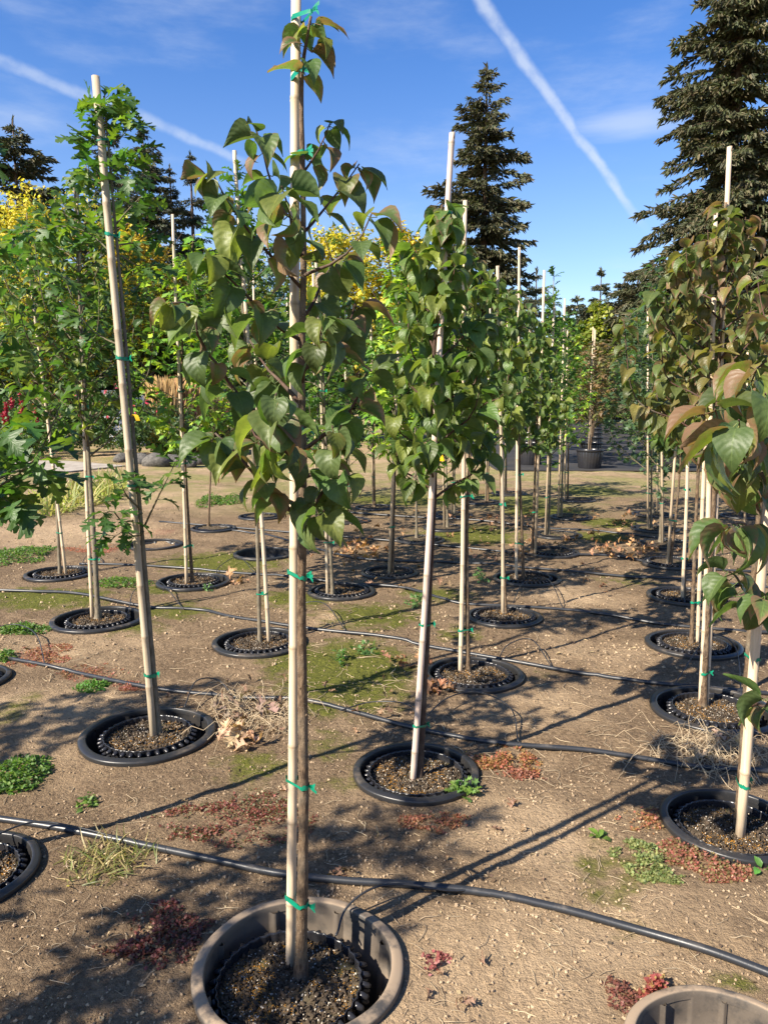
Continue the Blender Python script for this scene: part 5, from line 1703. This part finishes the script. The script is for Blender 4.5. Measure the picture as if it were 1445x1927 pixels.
# ================================================================== trees behind the nursery
def conifer(px, depth, top_py, half, label, seed, sparse=1.0, droop=0.35, col=(0.040, 0.052, 0.028), alt=(0.085, 0.070, 0.036), ap=0.22, group=None, tuft=0.62, whorl=None, long_br=(), lean=0.0, z0=0.05, power=0.85):
    rs = np.random.default_rng(seed)
    b = D(px, 750, depth)
    base = Vector((b.x, depth, 0))
    H = D(px, top_py, depth).z
    Rm = half * depth / 1445
    root = empty('conifer_tree', base, label, 'conifer', group)
    mb = MB()
    tp = [base + Vector((lean * t * H, 0, t * H)) for t in np.linspace(0, 1, 12)]
    mb.tube(tp, [0.018 * H * (1 - t * 0.96) + 0.015 for t in np.linspace(0, 1, 12)], 8)
    mb.build('trunk', M['bark_dark'], root, base)
    nw = whorl or int(H * 2.3)
    P_, D_, N_, S_ = [], [], [], []
    bm = MB()
    jobs = []
    for i in range(nw):
        f = z0 + (1 - z0) * (i + rs.random() * 2.6 - 0.8) / nw
        f = min(max(f, z0), 0.985)
        L0 = Rm * (1 - f) ** power + 0.12
        nb = int(rs.integers(4, 8)) if f < 0.93 else 3
        for k in range(nb):
            if rs.random() > sparse and f > 0.25:
                continue
            a = rs.uniform(0, 2 * np.pi)
            lump = float(vnoise(np.array([a * 1.1 + seed * 3.7]), np.array([f * H * 0.42 + seed]), 77)[0])
            jobs.append((f, a, L0 * rs.uniform(0.62, 1.12) * (1 + 0.75 * lump)))
    for (f, a, L) in long_br:
        jobs.append((f, a, L))
    for (f, a, L) in jobs:
        o = np.array([math.cos(a), math.sin(a), 0])
        side = np.array([-o[1], o[0], 0])
        z = f * H
        p0 = np.array([base.x + lean * z, base.y, z])
        slope = 0.55 * (f - 0.35) + rs.uniform(-.25, .25)
        n = max(4, int(L / 0.16))
        t = (np.arange(n) + 0.7) / n
        pts = p0[None] + o[None] * (L * t)[:, None]
        pts[:, 2] += L * (slope * t - droop * t ** 2 + 0.30 * droop * t ** 4)
        bm.tube([Vector(p0), Vector(pts[n // 2]), Vector(pts[-1])], [0.016 + 0.012 * L, 0.010 + 0.006 * L, 0.006], 4, False)
        reps = 9
        tt = np.repeat(t, reps)
        pp = np.repeat(pts, reps, 0)
        m = len(tt)
        sp = rs.uniform(-1, 1, m)
        wid = 0.30 * L * (1 - tt) ** 0.6 * np.clip(tt * 4, 0.2, 1) + 0.12
        off = side[None] * (sp * wid)[:, None]
        pp = pp + off * 0.75 + rs.normal(size=(m, 3)) * 0.05
        pp[:, 2] -= np.abs(sp) * wid * droop * 0.8
        d = o[None] * 0.8 + side[None] * (sp * 0.9)[:, None] + rs.normal(size=(m, 3)) * 0.25
        d[:, 2] -= rs.uniform(-0.3, 1.6, m) * (droop + 0.15) * 1.6
        keep = tt > 0.12
        P_.append(pp[keep])
        D_.append(d[keep])
        N_.append((np.array([0, 0, 1.0])[None] + rs.normal(size=(m, 3)) * 0.8)[keep])
        S_.append((tuft * 0.62 * rs.uniform(0.55, 1.15, m) * (0.55 + 0.45 * min(1, L / 2)))[keep])
    # leader
    m = 14
    P_.append(np.stack([np.full(m, base.x + lean * H), np.full(m, base.y), H * (1 - 0.05 * rs.random(m))], 1))
    D_.append(np.stack([rs.normal(size=m) * .5, rs.normal(size=m) * .5, np.ones(m)], 1))
    N_.append(rs.normal(size=(m, 3)))
    S_.append(np.full(m, tuft * 0.6))
    bm.build('branches', M['bark_dark'], root, base)['kind'] = 'stuff'
    P_, D_, N_, S_ = map(np.concatenate, (P_, D_, N_, S_))
    inst('needles', TPL['tuft'], P_, basis(D_, N_), S_, colors(len(P_), tuple(q * f_ for q, f_ in zip(col, (1.85, 1.65, 1.35))), .3, (0, .1), tuple(q * 1.7 for q in alt), ap), M['needle'], root, base)
    return root


conifer(1352, 38, -190, 205, 'huge drooping spruce with shaggy hanging branchlets over the right tree row', 1, 0.97, 0.42, (0.042, 0.050, 0.027), (0.080, 0.066, 0.036), 0.28, tuft=0.60, whorl=88, power=0.62,
        long_br=((0.48, 3.25, 4.6), (0.43, 3.05, 4.3), (0.30, 3.3, 5.0), (0.33, 3.0, 4.6), (0.24, 3.2, 5.3), (0.66, 3.3, 3.2), (0.74, 3.1, 2.7)))
conifer(905, 46, 122, 138, 'tall ragged spruce standing alone behind the bare bamboo stakes', 2, 0.86, 0.26, (0.042, 0.048, 0.027), (0.075, 0.062, 0.034), 0.3, tuft=0.62, whorl=66, power=0.66)
conifer(58, 46, 222, 165, 'open fir with lifted branch tips above the yellow maple', 3, 0.90, 0.12, (0.030, 0.040, 0.027), tuft=0.62, whorl=52, power=0.7)
conifer(222, 50, 190, 92, 'narrow weeping spruce partly behind the tall oak', 4, 0.95, 0.60, (0.030, 0.042, 0.027), tuft=0.55, power=0.6)
conifer(290, 50, 238, 125, 'pointed slender fir between weeping spruce and front tree', 5, 0.95, 0.25, (0.030, 0.040, 0.028), tuft=0.55, power=0.8, whorl=56)
conifer(336, 52, 312, 110, 'shorter dark fir beside the pointed slender fir', 6, 0.9, 0.3, (0.028, 0.038, 0.026), tuft=0.5)
conifer(374, 54, 288, 120, 'dark fir half hidden by the heart-leaved front crown', 7, 0.85, 0.3, (0.030, 0.042, 0.028), tuft=0.5)
conifer(-20, 44, 320, 160, 'dark fir at the edge of the open fir', 8, 0.9, 0.3, (0.028, 0.038, 0.024), tuft=0.55)
conifer(430, 56, 380, 160, 'low dark fir behind the narrow oak', 9, 0.95, 0.3, (0.026, 0.036, 0.024), tuft=0.55)
conifer(1003, 60, 505, 95, 'small fir beside the lone ragged spruce', 10, 0.95, 0.25, (0.036, 0.048, 0.034), tuft=0.5)
conifer(1122, 62, 508, 90, 'stunted fir with a bushy nodding tip', 11, 0.8, 0.2, (0.036, 0.048, 0.034), tuft=0.6)
conifer(1190, 56, 515, 130, 'dark fir skirting the huge spruce', 12, 1.0, 0.35, (0.036, 0.042, 0.025), tuft=0.6, power=0.5)
conifer(1440, 60, 470, 90, 'fir glimpsed beyond the bronze-leaved tree', 13, 1.0, 0.3, (0.034, 0.044, 0.028), tuft=0.55)
conifer(1250, 50, 505, 120, 'broad dark fir joined to the huge spruce skirt', 14, 1.0, 0.4, (0.036, 0.044, 0.026), tuft=0.6, power=0.5)
FT = 'distant fir in the tree line behind the nursery'
for i, px in enumerate((-80, 20, 120, 230, 520, 580, 640, 700, 760, 820, 870, 945, 1040, 1080, 1160, 1310, 1380, 1460)):
    conifer(px, 74 + (i % 3) * 5, 560 + (i * 37) % 60, 70, FT, 30 + i, 1.0, 0.3, (0.034, 0.044, 0.028), tuft=0.9, whorl=18, group='firs of the distant tree line', power=0.55)


def broadleaf(name, px, depth, top, bot, half, n, label, cols, seed, size=0.15, cat='tree', clumps=60, trunk=True, tpl='diamond', group=None, squash=1.0, z_low=None, yellow_top=True, dmul=0.8, mat='foliage'):
    rs = np.random.default_rng(seed)
    c = D(px, (top + bot) / 2, depth)
    zt, zb = D(px, top, depth).z, max(0.0, D(px, bot, depth).z)
    rx = half * depth / 1445
    rz = (zt - zb) / 2
    cz = (zt + zb) / 2
    base = Vector((c.x, depth, 0))
    root = empty(name, base, label, cat, group)
    if trunk:
        mb = MB()
        mb.tube([base - Vector((0, 0, .1)), base + Vector((0.03, 0, cz * 0.5)), base + Vector((0, 0, cz + rz * .5))], [0.05 * rx + .03, 0.04 * rx + .02, 0.015], 8)
        for k in range(9):
            a = k * 2.4
            z = zb + (zt - zb) * (0.05 + 0.07 * k)
            p0 = base + Vector((0, 0, z))
            mb.tube([p0, p0 + Vector((math.cos(a) * rx * .4, math.sin(a) * rx * .4, rz * .25)), p0 + Vector((math.cos(a) * rx * .8, math.sin(a) * rx * .7, rz * .6))], [0.022 * rx + .01, 0.014 * rx + .006, 0.008], 5, False)
        mb.build('trunk', M['bark_dark'], root, base)
    # clumps
    u = rs.normal(size=(clumps, 3))
    u /= np.linalg.norm(u, axis=1, keepdims=True)
    rad = rs.random(clumps) ** 0.35
    cc = u * rad[:, None] * np.array([rx, rx * dmul, rz])[None] * 0.88
    cr = rs.uniform(0.16, 0.30, clumps) * min(rx, rz * 1.3)
    w = rs.integers(0, clumps, n)
    g = rs.normal(size=(n, 3))
    g /= np.maximum(np.linalg.norm(g, axis=1, keepdims=True), 1e-6)
    g *= (rs.random(n) ** 0.45)[:, None]
    pos = cc[w] + g * cr[w][:, None]
    rel = pos[:, 2] / rz
    pos += np.array([base.x, depth, cz])
    pos[:, 2] = np.maximum(pos[:, 2], 0.06)
    out = pos - np.array([base.x, depth, cz - rz * .4])
    out /= np.maximum(np.linalg.norm(out, axis=1, keepdims=True), 1e-6)
    d = rs.normal(size=(n, 3)) + out * .5 - np.array([0, 0, .5])
    nn = out + rs.normal(size=(n, 3)) * .6 + np.array([0, 0, .5])
    cl = colors(n, cols[0], .28, (0, .1))
    if len(cols) > 1:
        clumpy = rs.random(clumps)[w]
        pr = np.clip(cols[2] * (0.45 + 1.1 * clumpy) + (0.35 * rel if yellow_top else 0), 0, 1)
        sw = rs.random(n) < pr
        c2 = colors(n, cols[1], .28, (0, .1))
        cl[sw] = c2[sw]
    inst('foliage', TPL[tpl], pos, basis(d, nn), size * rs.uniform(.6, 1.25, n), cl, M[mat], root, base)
    return root


YG = ((0.10, 0.15, 0.026), (0.46, 0.37, 0.030), 0.62)
broadleaf('maple_tree', 50, 24, 355, 735, 262, 24000, 'big maple turning golden yellow behind the bushy small-leaved tree', YG, 1, 0.13, clumps=110, tpl='maple_lo')
broadleaf('maple_tree', 265, 26, 400, 735, 100, 10000, 'smaller maple with orange-gold top behind the golden grasses', ((0.07, 0.10, 0.022), (0.42, 0.29, 0.03), 0.45), 2, 0.15, clumps=60, tpl='maple_lo')
broadleaf('maple_tree', 655, 25, 400, 735, 105, 10000, 'yellow maple seen through the heart-leaved front crown', YG, 3, 0.15, clumps=70, tpl='maple_lo')
broadleaf('maple_tree', 748, 24, 398, 735, 72, 6500, 'maple with yellow crown and dark green flank beside the slanting stake', ((0.09, 0.14, 0.028), (0.50, 0.36, 0.03), 0.35), 4, 0.15, clumps=60, tpl='maple_lo')
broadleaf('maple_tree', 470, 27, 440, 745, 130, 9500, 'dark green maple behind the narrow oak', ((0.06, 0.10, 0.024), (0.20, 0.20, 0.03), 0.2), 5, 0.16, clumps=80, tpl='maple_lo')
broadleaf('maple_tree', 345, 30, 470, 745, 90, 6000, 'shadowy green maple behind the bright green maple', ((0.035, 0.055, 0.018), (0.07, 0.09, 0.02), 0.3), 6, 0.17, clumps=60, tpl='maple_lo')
broadleaf('arborvitae', 1133, 44, 562, 735, 56, 6000, 'rounded yellow-green arborvitae at the end of the pot rows', ((0.13, 0.16, 0.025), (0.22, 0.23, 0.03), 0.4), 7, 0.24, clumps=60, trunk=True)
broadleaf('evergreen_shrub', 1195, 48, 600, 750, 60, 4200, 'dark evergreen bush beside the arborvitae', ((0.035, 0.05, 0.022),), 8, 0.26, clumps=40)
broadleaf('evergreen_shrub', 1060, 46, 620, 750, 60, 4200, 'dark evergreen bush between the arborvitae and small fir', ((0.045, 0.06, 0.025),), 9, 0.26, clumps=40)
HB = 'shade-darkened evergreen hedge bush behind the flower bed'
for i, px in enumerate((-110, -20, 60, 140, 220, 300, 380, 455, 530, 600, 670, 740, 810)):
    broadleaf('hedge_bush', px, 26.5 + (i % 2) * 1.4, (545 if px < 480 else 600) + (i * 29) % 40, 830, 78, 4600, HB, ((0.020, 0.034, 0.013), (0.036, 0.055, 0.018), .3), 50 + i, 0.17, 'hedge', 46, False, group='hedge bushes', yellow_top=False)  # leaf colour darkened to paint in the shade beneath the tree crowns
for i, px in enumerate((880, 950, 1020, 1300, 1370, 1440)):
    broadleaf('hedge_bush', px, 47 + (i % 2) * 2, 650 + (i * 17) % 24, 775, 60, 2600, 'dark evergreen bush closing the pot rows', ((0.04, 0.06, 0.022), (0.07, 0.09, 0.03), .3), 70 + i, 0.26, 'hedge', 30, False, group='bushes behind the pot rows', yellow_top=False)

# ------------------------------------------------------------------ pots and trees on the weed cloth
np_prof = [(0.215, 0.0), (0.225, 0.02), (0.262, 0.34), (0.262, 0.345), (0.278, 0.35), (0.280, 0.395), (0.272, 0.402), (0.262, 0.400), (0.256, 0.36)]
NPOT_ME = lathe('wall', np_prof, 96, M['pot'], lambda a, i: (0.006 * max(0, math.cos(24 * a)) if 1 <= i <= 2 else 0))
NSOIL = lathe('soil', [(0.258, 0.365), (0.15, 0.372), (0.01, 0.375)], 24, M['soil'], None)
PRL = {1: ('maple', 'bronze-green Japanese maple in a black pot on the weed cloth', 'bronze maples in the pot row', 'ribbed black nursery pot in the row of bronze maples', 'pots of the bronze maple row', (0.085, 0.10, 0.035)),
       0: ('oak', 'green potted tree in the row left of the bronze maples', 'potted trees left of the bronze maples', 'ribbed black nursery pot left of the bronze maples', 'pots left of the bronze maples', None),
       2: ('oak_blue', 'blue-green potted oak behind the sunken oak row', 'potted blue-green oaks', 'ribbed black nursery pot under a blue-green oak', 'pots of blue-green oaks', None)}
SPEC['bronze'] = dict(kind='maple', col=(0.105, 0.110, 0.035), alt=(0.16, 0.10, 0.045), ap=0.4, bl=(0.0, 0.5), droop=0.6, opp=True)
PSL = 'slim stake standing in a potted tree on the weed cloth'
for row, (m_, c_) in enumerate(((0.190, 0.0), (0.278, -0.16), (0.372, 0.1))):
    spc, tl, tg, pl_, pg, _ = PRL[row]
    for j, z in enumerate((16.0, 18.6, 21.3, 24.2, 27.5, 31.0, 35.0)):
        if row == 0 and j == 0:
            z = 16.9
        x = m_ * z + c_
        first = (row == 1 and j == 0)
        g = empty('nursery_pot', (x, z, 0.022), 'ribbed black nursery pot standing foremost on the weed cloth, reddish stem' if first else pl_, 'plant pot', None if first else pg)
        link('wall', NPOT_ME, g)
        link('soil', NSOIL, g)
        h = 2.45 + 0.35 * ((j * 7 + row * 3) % 5) / 5
        make_tree('maple_tree' if row != 2 else 'oak_tree', 'foremost bronze-green maple in a black pot on the weed cloth' if first else tl, [Vector((x, z, 0.40)), Vector((x + .03, z, h * .55)), Vector((x + .02, z, h))], 0.02, 0.005,
                  'bronze' if row == 1 else spc, None, (0.85 if row == 1 else 0.75, h, 0.78, 0), 30, 1000 if j < 4 else 600, 0, 0.13, 'tree', None if first else tg, sides=7, seed=100 + row * 10 + j, step=0.06, bark='bark' if row == 1 else 'bark_grey', twig='twig_green')
        if j < 5:
            stake((x - .04, z - .03, 0.38), (x - .08 + .05 * row, z, 2.9 + .2 * (j % 3)), 0.012, 0.010, PSL, 'stakes of the potted trees', 'tan', (), None, False, 6)

# ------------------------------------------------------------------ flower bed on the left
def bush(px, depth, h, half, n, label, col, seed, name='dahlia_bush', flowers=0, fcol=(0.7, 0.14, 0.32), fs=0.05, size=0.09):
    top = 750 - (h - CAM_H) / depth * 1445
    bot = 750 + CAM_H / depth * 1445
    root = broadleaf(name, px, depth, top, bot, half, n, label, (col, tuple(c * 1.7 for c in col), .3), seed, size, 'flower', 26, False, yellow_top=False, tpl='oval_lo')
    rs = np.random.default_rng(seed + 500)
    base = root.location.copy()
    hw = half * depth / 1445
    for k in range(flowers):
        a = rs.uniform(math.pi, 2 * math.pi)
        r = hw * math.sqrt(rs.random()) * 0.95
        z = h * rs.uniform(.55, 1.03)
        c = np.array([base.x + r * math.cos(a), base.y + r * math.sin(a) * .8, z])
        m = 30
        d = rs.normal(size=(m, 3)) * np.array([1, .6, 1]) + np.array([-.2, -.6, .3])
        s_ = fs * rs.uniform(.7, 1.2)
        inst('bloom', TPL['diamond'], np.tile(c, (m, 1)) + rs.normal(size=(m, 3)) * .006, basis(d, rs.normal(size=(m, 3)) + np.array([-.3, -.6, .4])), np.full(m, s_), colors(m, fcol, .2, (0, .1)), M['petal'], root, base, kind=None)
    return root


bush(255, 19.0, 1.80, 80, 3600, 'dahlia bush with pink blooms right behind the leaning oak stake', (0.05, 0.085, 0.03), 200, flowers=12, fcol=(.72, .18, .34))
bush(165, 19.6, 1.85, 68, 3200, 'dahlia bush with magenta blooms near the yellow tag', (0.06, 0.10, 0.032), 201, flowers=10, fcol=(.65, .16, .38))
bush(325, 18.4, 1.40, 62, 2400, 'low dahlia bush with deep pink blooms before the golden grasses', (0.045, 0.075, 0.028), 202, flowers=8, fcol=(.72, .10, .22))
bush(90, 20.4, 1.65, 60, 2000, 'dahlia bush with peach and pale blooms behind red tassels', (0.07, 0.11, 0.035), 203, flowers=14, fcol=(.75, .40, .30))
bush(15, 20.8, 1.75, 58, 2000, 'aster bush with pale lilac blooms at the bed end', (0.055, 0.09, 0.035), 204, 'aster_bush', 22, (.72, .50, .66), .045)
bush(50, 18.6, 0.75, 80, 1600, 'low leafy edging plants with an orange bloom beside the gravel path', (0.08, 0.12, 0.035), 205, 'edging_plant', 3, (.75, .20, .03), .05)
bush(-60, 19.2, 1.3, 60, 1600, 'leafy bush at the end of the flower bed by the path', (0.06, 0.10, 0.035), 206, flowers=4)
bush(400, 20.0, 1.2, 50, 1500, 'green bush behind the maple whip', (0.05, 0.08, 0.03), 207, flowers=3)
AM = 'amaranth with hanging dark red tassels in the flower bed'
for i, (px, zt, ln) in enumerate(((37, 1.62, .62), (64, 1.22, .38), (8, 1.35, .36), (20, 1.45, .22), (3, 1.15, .40), (12, 1.02, .30))):
    b = D(px, 750, 18.9 + .1 * i)
    base = Vector((b.x, b.y, 0))
    root = empty('amaranth', base, 'amaranth with the longest dark red tassel' if i == 0 else AM, 'flower', None if i == 0 else 'amaranth tassels')
    mb = MB()
    mb.tube([base, base + Vector((.03, 0, zt * .6)), base + Vector((.06, -.02, zt + .05))], [.012, .009, .006], 5)
    mb.build('stem', M['twig'], root, base)
    m = 220
    t = RNG.random(m)
    c = np.array([base.x + .06, base.y - .05, zt])[None] - np.stack([t * 0.02, t * 0, t * ln], 1) + RNG.normal(size=(m, 3)) * 0.022
    inst('tassel', TPL['diamond'], c, rand_rot(m), RNG.uniform(.03, .06, m), colors(m, (.36, .025, .06), .3, (0, 0)), M['petal'], root, base, kind=None)
    m = 70
    c = np.array(base)[None] + np.stack([RNG.normal(size=m) * .14, RNG.normal(size=m) * .14, RNG.random(m) * zt * .8], 1)
    inst('foliage', TPL['oval_lo'], c, rand_rot(m), RNG.uniform(.07, .14, m), colors(m, (.08, .14, .04), .3, (0, .3)), M['foliage'], root, base)


def plume_grass(px, depth, half, h, n, label, seed):
    rs = np.random.default_rng(seed)
    b = D(px, 750, depth)
    base = Vector((b.x, depth, 0))
    root = empty('feather_grass', base, label, 'ornamental grass')
    hw = half * depth / 1445
    a = rs.uniform(0, 2 * np.pi, n)
    r = np.sqrt(rs.random(n))
    pos = np.array(base)[None] + np.stack([np.cos(a) * r * hw * .5, np.sin(a) * r * hw * .5, np.zeros(n)], 1)
    d = np.stack([np.cos(a) * r * hw * .6 / h, np.sin(a) * r * hw * .6 / h, np.ones(n)], 1) + rs.normal(size=(n, 3)) * .05
    s = h * rs.uniform(.7, 1.05, n)
    inst('plumes', TPL['plume'], pos, basis(d, rs.normal(size=(n, 3)) * .6 + np.array([0, -1, .2])), np.stack([s * .30, s, s], 1), colors(n, (.36, .23, .10), .3, (0, .1), (.26, .17, .08), .4), M['litter_stuff'], root, base)
    m = n
    d2 = np.stack([np.cos(a) * r * 1.0, np.sin(a) * r * 1.0, np.ones(n) * 1.1], 1)
    inst('blades', TPL['blade'], pos, basis(d2, rs.normal(size=(n, 3)) + np.array([0, -1, .6])), h * .6 * rs.uniform(.6, 1.1, n), colors(n, (.34, .26, .10), .25, (0, .1), (.18, .20, .06), .3), M['litter_stuff'], root, base)


plume_grass(322, 19.6, 42, 1.98, 1100, 'golden feather grass clump beside the white fence', 1)
plume_grass(372, 20.2, 40, 1.75, 950, 'golden feather grass clump behind the bright green maple', 2)
plume_grass(400, 21.0, 30, 1.6, 600, 'smaller golden grass clump farther along the bed', 3)

# white picket fence glimpsed behind the grasses
fb = D(290, 750, 24.5)
fence = empty('picket_fence', (fb.x, 24.5, 0), 'white picket fence glimpsed behind dahlias and golden grass', 'fence')
pm = MB()
pm.box((0, 0, 0.85), 0.09, 0.02, 1.7)
pk = pm.build('picket', M['white'], fence, smooth=False)
pk.location = (-1.6, 0, 0.02)
for i in range(1, 26):
    q = pk.copy()
    C.objects.link(q)
    q.location = (-1.6 + i * 0.125, 0, 0.02)
for z in (0.5, 1.5):
    rm = MB()
    rm.box((0, 0.03, z), 3.3, 0.035, 0.08)
    rm.build('rail', M['white'], fence, smooth=False)

# border rocks
for i, (px, dp, s) in enumerate(((288, 16.6, .26), (318, 16.9, .22), (345, 16.5, .24), (372, 17.2, .2), (262, 17.3, .22), (400, 17.4, .2), (225, 17.8, .2))):
    b = D(px, 750, dp)
    mb = bpy.data.meshes.new('border_rock')
    import bmesh
    bmx = bmesh.new()
    bmesh.ops.create_icosphere(bmx, subdivisions=3, radius=1)
    for v in bmx.verts:
        k = 1 + 0.35 * float(vnoise(np.array([v.co.x * 1.5 + i * 7]), np.array([v.co.y * 1.5 + v.co.z * 1.3]), 5)[0]) + 0.12 * float(vnoise(np.array([v.co.x * 4 + i]), np.array([v.co.y * 4 + v.co.z * 3]), 6)[0])
        v.co *= k
    bmx.to_mesh(mb)
    bmx.free()
    mb.polygons.foreach_set('use_smooth', np.ones(len(mb.polygons), dtype=bool))
    o = link('border_rock', mb, None, (b.x, dp, s * .35), M['rock'])
    o.scale = (s * 1.25, s, s * .75)
    o.rotation_euler = (0, 0, i * 1.3)
    tag(o, 'grey border rock edging the flower bed', 'rock', 'rocks edging the flower bed')
print('background done')
